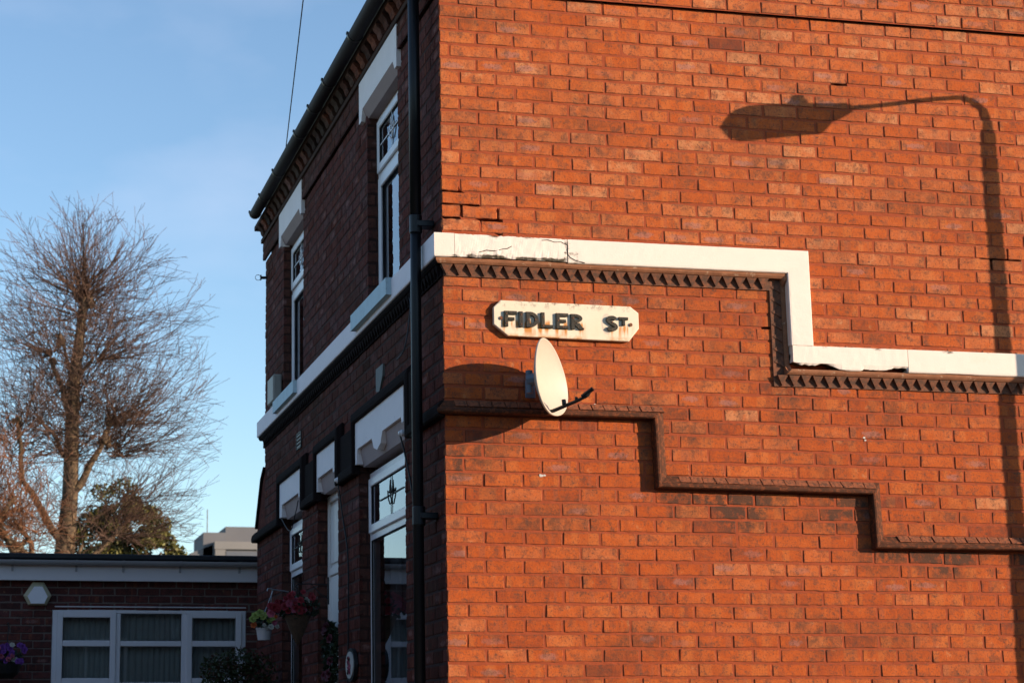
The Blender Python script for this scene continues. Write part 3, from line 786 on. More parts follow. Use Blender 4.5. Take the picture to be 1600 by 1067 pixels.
lintel_lower(.915, 2.465, 1.02, 2.44); lintel_lower(3.17, 3.965, 3.2, 4.02, False); lintel_lower(4.64, 5.65, 4.7, 5.69, False)

# sills
def sill(y0, y1, z0, z1, d, name='sill'):
    mb = MB(); mb.prism([(y0, z1), (y0, z0), (y1, z0), (y1, z1)][::-1], FAC, -.10, d)
    mb.v = [(x+(.0), y_, z_-(.012 if (x < -.08 and z_ > (z0+z1)/2) else 0)) for x, y_, z_ in mb.v]
    fixn(mb.build(name, M['sill'], house))
sill(1.07, 2.20, 4.372, 4.494, .102); sill(4.58, 5.62, 4.372, 4.486, .098); 
for k in ('low_near', 'low_far'): a, b, c, d = OPEN[k]; sill(a-.05, b+.05, c-.12, c, .07)

# windows ----------------------------------------------------------------------------------------
def bars(mb, y0, y1, z0, z1, w, d0, d1, F=FAC, bev=.005):
    def bx(a, b, c, e): mb.box(F(a, c, d0), F(b, e, d1), bev=bev)
    bx(y0, y0+w, z0, z1); bx(y1-w, y1, z0, z1); bx(y0+w, y1-w, z1-w, z1); bx(y0+w, y1-w, z0, z0+w)
def pane(F, y0, y1, z0, z1, d, parent, name='pane', flip=True):
    mb = MB(); v = [F(y0, z0, d), F(y1, z0, d), F(y1, z1, d), F(y0, z1, d)]; mb.add(v, [(3, 2, 1, 0) if flip else (0, 1, 2, 3)]); return mb.build(name, M['glass'], parent)
def folds(F, y0, y1, z0, z1, d, parent, mat, name='curtain', amp=.012, pitch=.05):
    mb = MB(); n = max(6, int((y1-y0)/pitch*5)); v = []
    for i in range(n+1):
        u = y0+(y1-y0)*i/n; dd = d+amp*math.sin(u/pitch*6.28+1.7*math.sin(u*9)); v += [F(u, z0, dd), F(u, z1, dd)]
    mb.add(v, [(2*i, 2*i+2, 2*i+3, 2*i+1) for i in range(n)]); return mb.build(name, mat, parent, smooth=True)
def motif(parent, yc, zc, h, d, mat='rubber'):
    mb = MB(); lead = .0035
    mb.box(FAC(yc-lead, zc-h*.62, d), FAC(yc+lead, zc+h*.62, d+.004)); mb.box(FAC(yc-.36, zc-.004, d), FAC(yc+.36, zc+.004, d+.0035))
    pts = [(0, .46), (.028, .05), (.085, .16), (.075, -.06), (.022, -.30), (-.022, -.30), (-.075, -.06), (-.085, .16), (-.028, .05)]
    P3 = [FAC(yc+a*.95, zc+b*h*.85, d+.006) for a, b in pts]
    mb.tube(P3+[P3[0]], .0048, 5)
    return mb.build('leaded_motif', M[mat], parent)
def window(key, zf1, zt, name='window', hop=True, lead=True, curt=True):
    y0, y1, z0, z1 = OPEN[key]; y0 += .004; y1 -= .004; z0 += .003
    z1 = zf1
    D = -RV
    mb = MB(); bars(mb, y0, y1, z0, z1, .055, D-.06, D)
    mb.box(FAC(y0+.055, zt-.03, D-.06), FAC(y1-.055, zt+.03, D), bev=.005)
    w = mb.build(name, M['upvc'], house)
    if z0 > 3:
        mb = MB(); bars(mb, y0+.058, y1-.058, z0+.045, zt-.022, .075, D-.001, D+.016); mb.build('sash', M['upvc'], w)
    # top light
    mb = MB(); bars(mb, y0+.045, y1-.045, zt+.018, z1-.045, .058, D+.002, D+.020); mb.build('sash', M['upvc'], w)
    mb = MB(); bars(mb, y0+.100, y1-.100, zt+.073, z1-.100, .006, D+.004, D+.012); bars(mb, y0+.052, y1-.052, z0+.052, zt-.027, .007, D-.01, D+.003); mb.build('glazing_seal', M['rubber'], w)
    pane(FAC, y0+.10, y1-.10, zt+.07, z1-.10, D+.003, w); pane(FAC, y0+.05, y1-.05, z0+.05, zt-.03, D-.012, w)
    if lead: motif(w, (y0+y1)/2, (zt+z1)/2-.01, (z1-zt-.2), D+.006, 'upvc' if z1 > 5 else 'rubber')
    if curt:
        folds(FAC, y0+.03, y0+.30, z0+.02, z1-.02, D-.14, w, M['blind']); folds(FAC, y1-.30, y1-.03, z0+.02, z1-.02, D-.14, w, M['blind'])
    mb = MB()
    a, b, c, e = y0-.0, y1+.0, z0, z1; dd = -.235
    mb.add([FAC(a, c, dd), FAC(b, c, dd), FAC(b, e, dd), FAC(a, e, dd)], [(0, 1, 2, 3)]); mb.build('room_backing', M['room'], w)
    return w
window('up_near', 5.875, 5.44); window('up_far', 5.875, 5.44); window('low_near', 3.42, 2.98); window('low_far', 3.42, 3.00)

# white door with fanlight
y0, y1, z0, z1 = OPEN['door']; z1 = 3.455; D = -RV
mb = MB(); bars(mb, y0+.003, y1-.003, .1, 3.455, .055, D-.06, D); mb.box(FAC(y0+.058, 2.84, D-.06), FAC(y1-.058, 2.90, D), bev=.005)
dr = mb.build('door', M['door'], house)
mb = MB(); a, b = y0+.06, y1-.06
mb.box(FAC(a, .15, D-.045), FAC(b, 2.835, D-.012), bev=.004)
n = 9
for i in range(n): mb.box(FAC(a+.01+(b-a-.02)*i/n+.004, .2, D-.013), FAC(a+.01+(b-a-.02)*(i+1)/n-.004, 2.80, D-.002), bev=.003)
mb.box(FAC(a, 2.90, D-.045), FAC(b, 3.40, D-.02), bev=.003)
for i in range(5): mb.box(FAC(a+.02+(b-a-.04)*i/5+.006, 2.93, D-.021), FAC(a+.02+(b-a-.04)*(i+1)/5-.006, 3.37, D-.008), bev=.003)
mb.build('door_leaf', M['door'], dr)
for zz in (3.22, 3.03):
    mb = MB(); mb.box(FAC(y0+.30, zz-.035, D), FAC(y0+.325, zz+.035, D+.008)); mb.build('door_latch', M['rubber'], dr)
mb = MB(); mb.box(FAC(y0, .1, -.235), FAC(y1, 3.45, -.232)); mb.build('room_backing', M['room'], dr)

# vents in the front wall
mb = MB(); mb.prism([(1.58, 4.03), (1.80, 4.03), (1.80, 3.88), (1.70, 3.86), (1.60, 3.95)][::-1], FAC, -.01, .012); fixn(mb.build('vent_patch', M['vent'], house))
mb = MB(); yv, zv = 4.72, 4.02
bars(mb, yv, yv+.22, zv-.07, zv+.07, .015, .0, .010)
for i in range(4): mb.box(FAC(yv+.02, zv-.055+i*.03, .0), FAC(yv+.20, zv-.040+i*.03, .008))
mb.build('air_brick', M['iron'], house)

# ------------------------------------------------------------------ street sign
SX, SZ, SD = .2925, 3.9975, .030
sg = empty('street_sign', (SX, -.004, SZ))
tag(sg, 'cream painted timber street name plate reading FIDLER St. with rust runs on the sunlit gable', 'street sign')
mb = MB(); x0, x1, za, zb = SX, 1.1755, 3.8925, 4.102
def tilt(x): return -.006*(x-x0)/(x1-x0)
c = .043
poly = [(x0, za+c+.022), (x0+c*1.9, za), (x1-c*1.5, za+tilt(x1)), (x1, za+c+.03), (x1, zb-c), (x1-c*1.15, zb+tilt(x1)), (x0+c, zb), (x0, zb-c)]
n = len(poly); cx = (x0+x1)/2; cz = (za+zb)/2; e = .003
inn = [(u+(e if u < cx else -e), z+(e if z < cz else -e)) for u, z in poly]
v = [GAB(u, z, SD) for u, z in inn]+[GAB(u, z, SD-e) for u, z in poly]+[GAB(u, z, .003) for u, z in poly]
mb.add(v, [tuple(range(n))]+[(i+n, (i+1) % n+n, (i+1) % n, i) for i in range(n)]+[(i+2*n, (i+1) % n+2*n, (i+1) % n+n, i+n) for i in range(n)])
fixn(mb.build('plate', M['sign'], sg, origin=(SX, -.0, SZ)))
mb = MB(); LD = .0135
def L3(poly):
    n = len(poly); e = .0016; ux = sum(p[0] for p in poly)/n; uz = sum(p[1] for p in poly)/n
    inn = [(u+(e if u < ux else -e), z+(e if z < uz else -e)) for u, z in poly]
    v = [GAB(u, z, SD+LD) for u, z in inn]+[GAB(u, z, SD+LD-.002) for u, z in poly]+[GAB(u, z, SD) for u, z in poly]
    mb.add(v, [tuple(range(n))]+[(i+n, (i+1) % n+n, (i+1) % n, i) for i in range(n)]+[(i+2*n, (i+1) % n+2*n, (i+1) % n+n, i+n) for i in range(n)])
def Rr(x, z, w, h): L3([(x, z), (x+w, z), (x+w, z+h), (x, z+h)])
def arcband(cx, cz, ro, ri, a0, a1, n=9, sx=1., sz=1.):
    o = [(cx+ro*sx*math.cos(rad(a0+(a1-a0)*i/n)), cz+ro*sz*math.sin(rad(a0+(a1-a0)*i/n))) for i in range(n+1)]
    q = [(cx+ri[0]*math.cos(rad(a0+(a1-a0)*i/n)), cz+ri[1]*math.sin(rad(a0+(a1-a0)*i/n))) for i in range(n+1)]
    v = []
    for dd in (SD+LD, SD): v += [GAB(u, z, dd) for u, z in o]+[GAB(u, z, dd) for u, z in q]
    N = n+1; f = []
    for i in range(n): f += [(i, i+1, N+i+1, N+i), (2*N+i, i, i+1, 2*N+i+1)[::-1], (N+i, N+i+1, 3*N+i+1, 3*N+i)]
    f += [(0, N, 3*N, 2*N), (n, 2*N+n, 3*N+n, N+n)]
    mb.add(v, f)
zl = 3.9465; H = .0915; st = .0225
def zofs(x): return -.004*(x-.35)
def endl():
    global mb
    fixn(mb.build('letter', M['letter'], sg)); mb = MB()
x = .3535; z = zl+zofs(x)   # F
Rr(x, z, st, H); Rr(x+st, z+H-.019, .053, .019); Rr(x+st, z+H*.42-.002, .038, .018); endl()
x = .441; z = zl+zofs(x); Rr(x, z, st+.001, H); endl()
x = .484; z = zl+zofs(x)    # D
Rr(x, z, st, H); arcband(x+st, z+H/2, 1., (.030, .0275), -90, 90, 12, .053, H/2); endl()
x = .574; z = zl+zofs(x); Rr(x, z, st, H); Rr(x+st, z, .051, .019); endl()   # L
x = .665; z = zl+zofs(x)    # E
Rr(x, z, st, H); Rr(x+st, z, .052, .018); Rr(x+st, z+H-.018, .052, .018); Rr(x+st, z+H/2-.0085, .038, .017); endl()
x = .755; z = zl+zofs(x)-.001    # R
Rr(x, z, st, H); arcband(x+st, z+H-.026, 1., (.026, .0095), -90, 90, 9, .048, .026)
L3([(x+st, z+H-.0525), (x+st, z+H-.066), (x+.052, z), (x+.080, z), (x+.052, z+H-.0525)]); endl()
# S as a thick stroke
def stroke(pts, w):
    P = [Vector(p) for p in pts]; lo = []; ro = []
    for i, p in enumerate(P):
        t = (P[min(i+1, len(P)-1)]-P[max(0, i-1)]).normalized(); nn = Vector((-t.y, t.x)); lo.append(p+nn*w/2); ro.append(p-nn*w/2)
    n = len(P); v = []
    for dd in (SD+LD, SD): v += [GAB(q.x, q.y, dd) for q in lo]+[GAB(q.x, q.y, dd) for q in ro]
    f = []
    for i in range(n-1): f += [(i, n+i, n+i+1, i+1), (i, i+1, 2*n+i+1, 2*n+i), (n+i, 3*n+i, 3*n+i+1, n+i+1)]
    f += [(0, 2*n, 3*n, n), (n-1, 2*n-1, 4*n-1, 3*n-1)]
    mb.add(v, f)
sx, sz = .970, zl-.0045
S = []
for i in range(11): a = rad(18+i*23.2); S.append((sx+.036+.025*math.cos(a), sz+.0675+.0145*math.sin(a)))
S = S[:11]
S2 = []
for i in range(11): a = rad(70-i*23.2+0); S2.append((sx+.036+.026*math.cos(a), sz+.026+.0155*math.sin(a)))
stroke(S[:9]+[(sx+.034, sz+.0475)]+S2[1:], .0205); endl()
tz = 3.983   # raised small T and its point
Rr(1.049, tz+.030, .058, .0155); Rr(1.0695, tz-.004, .018, .034)
endl()
for a, b in ((.336, 3.996), (1.1245, 3.986)): mb = MB(); mb.tube([(a, -SD, b), (a, -SD-.006, b)], .0105, 12); mb.build('screw', M['screw'], sg)
for (a, b) in ((.366, 4.02), (.366, 3.965), (.4545, 4.02), (.4545, 3.962), (.498, 3.99), (.541, 3.992), (.587, 4.01), (.587, 3.958), (.678, 3.992), (.768, 4.01), (.83, 3.95), (.705, 3.955), (1.008, 3.995)):
    mb = MB(); mb.tube([(a, -SD-LD+.001, b), (a, -SD-LD-.003, b)], .0042, 8); mb.build('rivet', M['screw'], sg)

# ------------------------------------------------------------------ satellite dish
DC = Vector((.536, -.280, 3.612))
ds = empty('satellite_dish', DC)
tag(ds, 'cream satellite dish with rust marks fixed to the gable under the street sign', 'satellite dish')
nrm = Vector((.765, -.625, .085)).normalized()
side = Vector((0, 0, 1)).cross(nrm).normalized(); up = nrm.cross(side).normalized()
def dish_pt(a, r, dep, rz=.223, rs=.226): return DC+side*(rs*r*math.cos(a)*(1-.17*math.sin(a))*(.84 if math.cos(a) < 0 else 1.20))+up*(rz*r*math.sin(a))+nrm*dep
mb = MB(); NA, NR = 48, 9; v = []; f = []
def bowl(r): return -.062*(1-r*r)
for k in range(NR+1):
    r = k/NR
    for i in range(NA): v.append(dish_pt(2*math.pi*i/NA, r*.965 if k else .0001, bowl(r)))
for k in range(NR):
    for i in range(NA): f.append((k*NA+i, k*NA+(i+1) % NA, (k+1)*NA+(i+1) % NA, (k+1)*NA+i))
b0 = len(v)
rim = [(.985, .004), (1.0, .003), (1.005, -.006), (.985, -.010)]
for r, d in rim:
    for i in range(NA): v.append(dish_pt(2*math.pi*i/NA, r, d))
for q in range(len(rim)):
    o0 = NR*NA if q == 0 else b0+(q-1)*NA; o1 = b0+q*NA
    for i in range(NA): f.append((o0+i, o0+(i+1) % NA, o1+(i+1) % NA, o1+i))
b1 = len(v)
for k in range(NR, -1, -1):
    r = k/NR
    for i in range(NA): v.append(dish_pt(2*math.pi*i/NA, r*.965 if k else .0001, bowl(r)-.006))
for i in range(NA): f.append((b0+3*NA+i, b0+3*NA+(i+1) % NA, b1+(i+1) % NA, b1+i))
for k in range(NR):
    for i in range(NA): f.append((b1+k*NA+i, b1+k*NA+(i+1) % NA, b1+(k+1)*NA+(i+1) % NA, b1+(k+1)*NA+i))
mb.add(v, f); mb.build('reflector', M['dish'], ds, smooth=True, origin=DC)
mb = MB()
A0 = DC-up*.200+nrm*.004; A1 = DC-up*.168+nrm*.15; A2 = DC-up*.150+nrm*.215; A3 = DC-up*.115+nrm*.245
mb.tube([A0-nrm*.02, A0, A1, A2], [.010, .011, .010, .009], 6); mb.tube([A2, A3], [.011, .009], 6)
mb.build('arm', M['iron'], ds)
mb = MB(); mb.tube([A2-nrm*.03, A3+nrm*.01], .013, 8); mb.build('receiver', M['pipe'], ds)
mb = MB(); mb.tube([A1+up*.006, A1+up*.022], .010, 8); mb.build('clip', M['pipe'], ds)
q = DC-up*.175+nrm*.075; mb = MB(); mb.tube([q, q+up*.028], .013, 8); mb.build('clip', M['pipe'], ds)
mb = MB(); Bk = DC-nrm*.074
mb.tube([Bk, Bk-nrm*.05], .035, 10); mb.tube([Bk-nrm*.045-Vector((0, 0, .075)), Bk-nrm*.045+Vector((0, 0, .055))], .020, 10)
W0 = Vector((Bk.x+.030, -.012, Bk.z-.02)); mb.tube([Bk-nrm*.045+Vector((0, 0, -.04)), Vector((Bk.x-.01, -.09, Bk.z-.04)), W0], .014, 8)
mb.box((W0.x-.030, -.012, W0.z-.05), (W0.x+.030, -.004, W0.z+.05), bev=.003)
mb.build('mount', plain('blue_grey_mount', (.13, .17, .22), .5, .15, 20, .2), ds)

# ------------------------------------------------------------------ small things on the front
bx_ = empty('junction_box'); tag(bx_, 'beige rectangular box on the shaded front beside the far upstairs window', 'alarm box')
mb = MB(); mb.box((-.085, 5.68, 4.50), (-.004, 6.00, 4.735), bev=.012); mb.build('cover', M['beige'], bx_)
mb = MB(); mb.box((-.06, 5.70, 4.48), (-.004, 5.98, 4.499)); mb.build('base', M['iron'], bx_)
bx_.location = (0, 0, 0)
br = empty('wall_bracket', (0, 0, 0)); tag(br, 'black bracket with wire ring sticking out of the far top corner', 'bracket')
mb = MB(); mb.tube([(.02, 6.60, 5.815), (-.055, 6.60, 5.812)], .014, 8); mb.box((-.062, 6.585, 5.79), (-.052, 6.615, 5.836)); mb.build('arm', M['iron'], br)
mb = MB(); c_ = Vector((-.082, 6.60, 5.812)); mb.tube([c_+Vector((.026*math.cos(a), 0, .026*math.sin(a))) for a in [rad(i*20) for i in range(19)]], .0028, 6, cap=False); mb.build('ring', M['chrome'], br)

def cable(pts, r, label, name='cable', mat='cable', cat='cable', n=6):
    mb = MB(); P = [Vector(p) for p in pts]; out = []
    for i in range(len(P)-1):
        p0, p1, p2, p3 = P[max(i-1, 0)], P[i], P[i+1], P[min(i+2, len(P)-1)]
        for q in range(6):
            t = q/6; out.append(.5*((2*p1)+(p2-p0)*t+(2*p0-5*p1+4*p2-p3)*t*t+(3*p1-p0-3*p2+p3)*t*t*t))
    out.append(P[-1]); mb.tube(out, r, n); o = mb.build(name, M[mat]); tag(o, label, cat); return o
cable([FAC(.93, 3.46, .05), FAC(.86, 3.25, .02), FAC(.74, 3.0, .014), FAC(.72, 2.6, .012), FAC(.73, 2.0, .012), FAC(.72, 1.0, .012)], .006, 'black cable hanging from the hood bracket beside the near ground floor window')
cable([FAC(2.98, 3.42, .04), FAC(2.92, 3.15, .015), FAC(2.78, 2.9, .012), FAC(2.76, 2.5, .012), FAC(2.80, 1.9, .012), FAC(2.8, .9, .012)], .006, 'black cable running down the brick pier between the door and the near window')
cable([FAC(4.60, 3.50, .05), FAC(4.75, 3.42, .045), FAC(5.02, 3.30, .045), FAC(5.5, 3.46, .04)], .004, 'thin black cable drooping across the far ground floor lintel')
cable([FAC(.95, 3.93, .06), FAC(.75, 3.97, .055), FAC(.70, 4.2, .03), FAC(.78, 4.3, .02)], .005, 'thin grey cable looping over the hood moulding by the downpipe', mat='wire')
for i, (yy, zz) in enumerate(((.865, 3.455), (2.93, 3.44))):
    mb = MB(); mb.tube([FAC(yy, zz, .02), FAC(yy, zz, .055), FAC(yy, zz, .075)], [.016, .022, .010], 10)
    o = mb.build('cable_insulator', M['upvc'])
    tag(o, ['white insulator knob under the hood bracket nearest the downpipe', 'white insulator knob under the hood bracket beside the door lintel'][i], 'insulator', 'white insulator knobs under the hood moulding')

# overhead wire and the pole it runs to, behind the camera
Aw = Vector((-.16, 4.60, 6.40)); Bw = Vector((-.56, 1.5, 6.476)); dirw = (Bw-Aw)
Ew = Aw+dirw*((-16.5-Aw.y)/dirw.y)
mb = MB(); ps = []
for i in range(25):
    t = i/24; p = Aw.lerp(Ew, t); p.z += -.28*4*t*(1-t)*.25+0*t; ps.append(p)
mb.tube(ps, .0045, 5); o = mb.build('overhead_wire', M['wire']); tag(o, 'thin dark telephone wire rising from the eaves gutter across the sky', 'telephone wire')
mb = MB(); mb.tube([(Ew.x, Ew.y-.1, 0), (Ew.x, Ew.y-.1, Ew.z+.4)], [.13, .09], 12); pole = mb.build('telegraph_pole', M['timber']); tag(pole, 'brown timber telegraph pole standing across the street', 'pole')

# ------------------------------------------------------------------ street lamp whose shadow falls on the gable
def lamp():
    d = 1.2; pxl = 3.545+1.55*d; yl = -d; dz = .435*d
    t = empty('street_lamp', (pxl, yl, .1)); tag(t, 'grey steel street lamp on the pavement beside the gable, its shadow on the bricks', 'street lamp')
    W = lambda x, z, s: Vector((pxl-.9*s, yl-.42*s, z))
    U = Vector((-.906, -.423, 0)); kx = 1.55/.993*.993
    mb = MB()
    zb = 5.335+dz
    mb.tube([(pxl, yl, .1), (pxl, yl, 1.6)], .062, 16); mb.tube([(pxl, yl, 1.6), (pxl, yl, 1.7), (pxl, yl, zb-.04), (pxl, yl, zb-.02), (pxl, yl, zb+.01)], [.062, .034, .031, .031, .022], 16)
    mb.build('post', M['post'], t, smooth=True)
    # arm: shadow x on the wall = 3.545 - 1.551 s ; shadow z = z - dz - .183 s
    def pt(xw, zw):
        s = (3.545-xw)/1.551; return Vector((pxl-.9*s, yl-.42*s, zw+dz+.183*s))
    mb = MB(); pl = [(3.548, 5.33), (3.546, 5.40), (3.520, 5.475), (3.455, 5.525), (3.372, 5.543), (3.15, 5.515), (2.95, 5.478), (2.75, 5.443), (2.52, 5.412)]
    mb.tube([pt(*p) for p in pl], [.021, .019, .0175, .016, .0155, .015, .015, .015, .015], 10); mb.build('arm', M['post'], t, smooth=True)
    # head: body outline from the shadow, given a real width
    top = [(2.60, 5.434), (2.575, 5.450), (2.45, 5.442), (2.30, 5.432), (2.17, 5.420), (2.02, 5.405), (1.92, 5.386), (1.84, 5.352), (1.812, 5.322), (1.800, 5.29)]
    bot = [(2.60, 5.385), (2.565, 5.362), (2.49, 5.325), (2.41, 5.248), (2.26, 5.225), (2.1, 5.203), (1.97, 5.180), (1.88, 5.170), (1.828, 5.190), (1.806, 5.235)]
    mb = MB(); v = []; f = []; n = 12
    acr = Vector((.423, -.906, 0))
    for (a, b) in zip(top, bot):
        A = pt(*a); B = pt(b[0], b[1]); c = (A+B)/2; h = (A-B)/2
        wv = .085 if 1.85 < a[0] < 2.45 else .05
        for k in range(n):
            an = 2*math.pi*k/n; v.append(c+h*math.cos(an)*1.04+acr*math.sin(an)*wv)
    for i in range(len(top)-1):
        for k in range(n): f.append((i*n+k, i*n+(k+1) % n, (i+1)*n+(k+1) % n, (i+1)*n+k))
    f += [tuple(range(n)), tuple((len(top)-1)*n+k for k in range(n))[::-1]]
    mb.add(v, f); q = pt(1.805, 5.255); mb.tube([q, pt(1.765, 5.243)], [.014, .005], 8)
    mb.build('lantern', M['post'], t, smooth=True)
    mb = MB(); q = pt(2.262, 5.425); mb.tube([q, q+Vector((0, 0, .022)), q+Vector((0, 0, .024)), q+Vector((0, 0, .055))], [.038, .036, .026, .024], 12); mb.build('photocell', M['iron'], t)
lamp()

# ------------------------------------------------------------------ flowers and plants
def leafblob(mb, c, rx, ry, rz, n, size, mi=0, rng=R, hollow=.3, up_only=False):
    for _ in range(n):
        while True:
            p = Vector((rng.uniform(-1, 1), rng.uniform(-1, 1), rng.uniform(-.1 if up_only else -1, 1)))
            if hollow < p.length < 1: break
        q = Vector(c)+Vector((p.x*rx, p.y*ry, p.z*rz)); s = size*rng.uniform(.6, 1.3)
        a = Vector((rng.gauss(0, 1), rng.gauss(0, 1), rng.gauss(0, 1))).normalized(); b = a.cross(Vector((rng.gauss(0, 1), rng.gauss(0, 1), rng.gauss(0, 1)))).normalized()
        mb.add([q-a*s, q+b*s*.45, q+a*s, q-b*s*.45], [(0, 1, 2, 3)], mi)
def bloom(mb, c, r, mi=0, rng=R, nrm_=None):
    n = Vector(nrm_ or (rng.gauss(0, .7), rng.gauss(-.8, .5), rng.gauss(.5, .5))).normalized()
    a = n.orthogonal().normalized(); b = n.cross(a); ph = rng.uniform(0, 6)
    for ring, (rr, lift, k) in enumerate(((1., .15, 6), (.6, .45, 5), (.28, .6, 4))):
        for i in range(k):
            an = ph+ring*.5+2*math.pi*i/k; d = a*math.cos(an)+b*math.sin(an); t = n.cross(d)
            c0 = Vector(c); w = r*rr*.62
            mb.add([c0, c0+d*r*rr*.55+t*w+n*r*lift*.5, c0+d*r*rr+n*r*lift, c0+d*r*rr*.55-t*w+n*r*lift*.5], [(0, 1, 2, 3)], mi)
# lime and orange flowers in the white pot
hb = empty('hanging_pot', (-.30, 5.05, 2.40)); tag(hb, 'small white hanging pot of lime green and orange flowers on the house front', 'hanging pot', 'hanging flower baskets')
hb.location = (0, 0, 0)
pc = Vector((-.205, 5.35, 2.43))
mb = MB()
def lathe(mb, c, prof, n=20, mi=0):
    v = []; f = []
    for r, z in prof:
        for i in range(n): v.append((c[0]+r*math.cos(2*math.pi*i/n), c[1]+r*math.sin(2*math.pi*i/n), c[2]+z))
    for k in range(len(prof)-1):
        for i in range(n): f.append((k*n+i, k*n+(i+1) % n, (k+1)*n+(i+1) % n, (k+1)*n+i))
    f.append(tuple(range(n))[::-1]); f.append(tuple((len(prof)-1)*n+i for i in range(n)))
    mb.add(v, f, mi)
lathe(mb, pc, [(.050, 0), (.052, .003), (.066, .088), (.069, .092), (.069, .100), (.060, .100)]); mb.build('pot', M['white_pot'], hb, smooth=False)
mb = MB(); leafblob(mb, pc+Vector((0, 0, .15)), .10, .10, .07, 160, .022); mb.build('leaves', M['leaf_dark'], hb)
mb = MB()
for dx, dz, mi, r in ((-.085, .195, 0, .038), (-.045, .215, 0, .040), (-.010, .20, 0, .034), (-.11, .165, 0, .034), (.055, .185, 0, .040), (.035, .160, 0, .036), (-.02, .185, 0, .030), (-.095, .12, 1, .030), (.085, .19, 1, .020), (-.055, .19, 1, .012), (.045, .105, 3, .028), (.075, .14, 2, .030), (.10, .11, 3, .022), (.01, .10, 3, .024), (-.01, .12, 3, .02)):
    bloom(mb, pc+Vector((dx, -.07+R.uniform(-.02, .03), dz)), r, mi, nrm_=(R.uniform(-.4, .4), -1, .4))
mb.build('flowers', [M['fl_green'], M['fl_orange'], M['fl_pink'], M['fl_white']], hb)
mb = MB(); hk = Vector((-.145, 5.35, 2.805))
mb.tube([pc+Vector((-.02, 0, .17)), hk], .003, 5); mb.tube([pc+Vector((.05, 0, .17)), hk], .003, 5)
mb.tube([hk, hk+Vector((.01, 0, .03)), hk+Vector((-.005, 0, .05)), hk+Vector((-.03, 0, .05)), hk+Vector((-.035, 0, .03))], .006, 6)
mb.tube([hk+Vector((.0, 0, .045)), (.0, 5.35, 2.83)], .006, 6); mb.build('hanger', M['chrome'], hb)
mb = MB()
# red flowers in the wicker cone
hb = empty('hanging_basket', (0, 0, 0)); tag(hb, 'conical wicker hanging basket full of red and pink flowers on the shaded front', 'hanging basket', 'hanging flower baskets')
wc = Vector((-.235, 3.55, 2.30))
lathe(mb, wc, [(.004, 0), (.030, .045), (.062, .115), (.095, .20), (.100, .215), (.085, .215)], 20); mb.build('basket', M['wicker'], hb)
mb = MB(); leafblob(mb, wc+Vector((0, 0, .27)), .17, .15, .09, 420, .024); mb.build('leaves', M['leaf_dark'], hb)
mb = MB()
for i in range(46):
    dx = R.uniform(-.215, .125); hh = .11*(1-(abs(dx)/.2)**2)
    bloom(mb, wc+Vector((dx, -.10+R.uniform(-.04, .06), .265+R.uniform(-.045, .035)+hh*R.uniform(0, 1))), R.uniform(.022, .038), R.choices((0, 1, 2), (6, 2, .6))[0], nrm_=(R.uniform(-.7, .7), -1, R.uniform(-.1, .9)))
mb.build('flowers', [M['fl_red'], M['fl_pink'], M['fl_white']], hb)
mb = MB(); ht = Vector((-.235, 3.55, 2.73))
for dx, dy in ((-.08, -.04), (.08, -.04), (0, .08)): mb.tube([wc+Vector((dx, dy, .21)), ht], .0022, 5)
mb.tube([(0, 3.55, 2.745), (-.16, 3.55, 2.75), (-.235, 3.55, 2.745), (-.25, 3.55, 2.73), (-.24, 3.55, 2.715), (-.228, 3.55, 2.722)], .005, 6)
mb.tube([(-.004, 3.55, 2.64), (-.06, 3.55, 2.67), (-.13, 3.55, 2.745)], .004, 6); mb.tube([(-.005, 3.55, 2.60), (-.005, 3.55, 2.80)], .007, 6)
mb.build('hook_bracket', M['iron'], hb)
# wreath hanging on the door
wr = empty('door_wreath', (0, 0, 0)); tag(wr, 'dark green wreath with wine red flowers on the white front door', 'wreath')
mb = MB(); wcy, wcz = 3.62, 2.25
mb2 = MB()
for i in range(44):
    a = 2*math.pi*i/44; c_ = (RV-.05, wcy+.16*math.cos(a), wcz+.19*math.sin(a)); leafblob(mb, c_, .035, .05, .05, 18, .028, hollow=0)
mb.build('foliage', M['leaf_dark'], wr)
for a in (60, 75, 95, 150, 200, 235, 250, 300):
    mb2 = MB(); bloom(mb2, (RV-.085, wcy+.16*math.cos(rad(a)), wcz+.19*math.sin(rad(a))), .04, 0, nrm_=(-1, -.5, .2)); mb2.build('flower', M['fl_wine'], wr)
# oval plaque
pq = empty('oval_plaque', (0, 0, 0)); tag(pq, 'cream oval plaque with dark rim on the brick beside the front door', 'plaque')
def oval(mb, yc, zc, a, b, d0, d1, n=28):
    mb.prism([(yc+a*math.cos(2*math.pi*i/n), zc+b*math.sin(2*math.pi*i/n)) for i in range(n)], FAC, d0, d1)
mb = MB(); oval(mb, 2.62, 2.12, .155, .115, .006, .030); fixn(mb.build('rim', M['iron'], pq))
mb = MB(); oval(mb, 2.62, 2.12, .130, .092, .030, .036); fixn(mb.build('face', M['plaque'], pq))
mb = MB()
for _ in range(16): bloom(mb, (-.038, 2.62+R.uniform(-.04, .04), 2.12+R.uniform(-.055, .05)), .016, R.choice((0, 1)), nrm_=(-1, -.2, .1))
mb.build('painted_flowers', [M['fl_pink'], M['wicker']], pq)
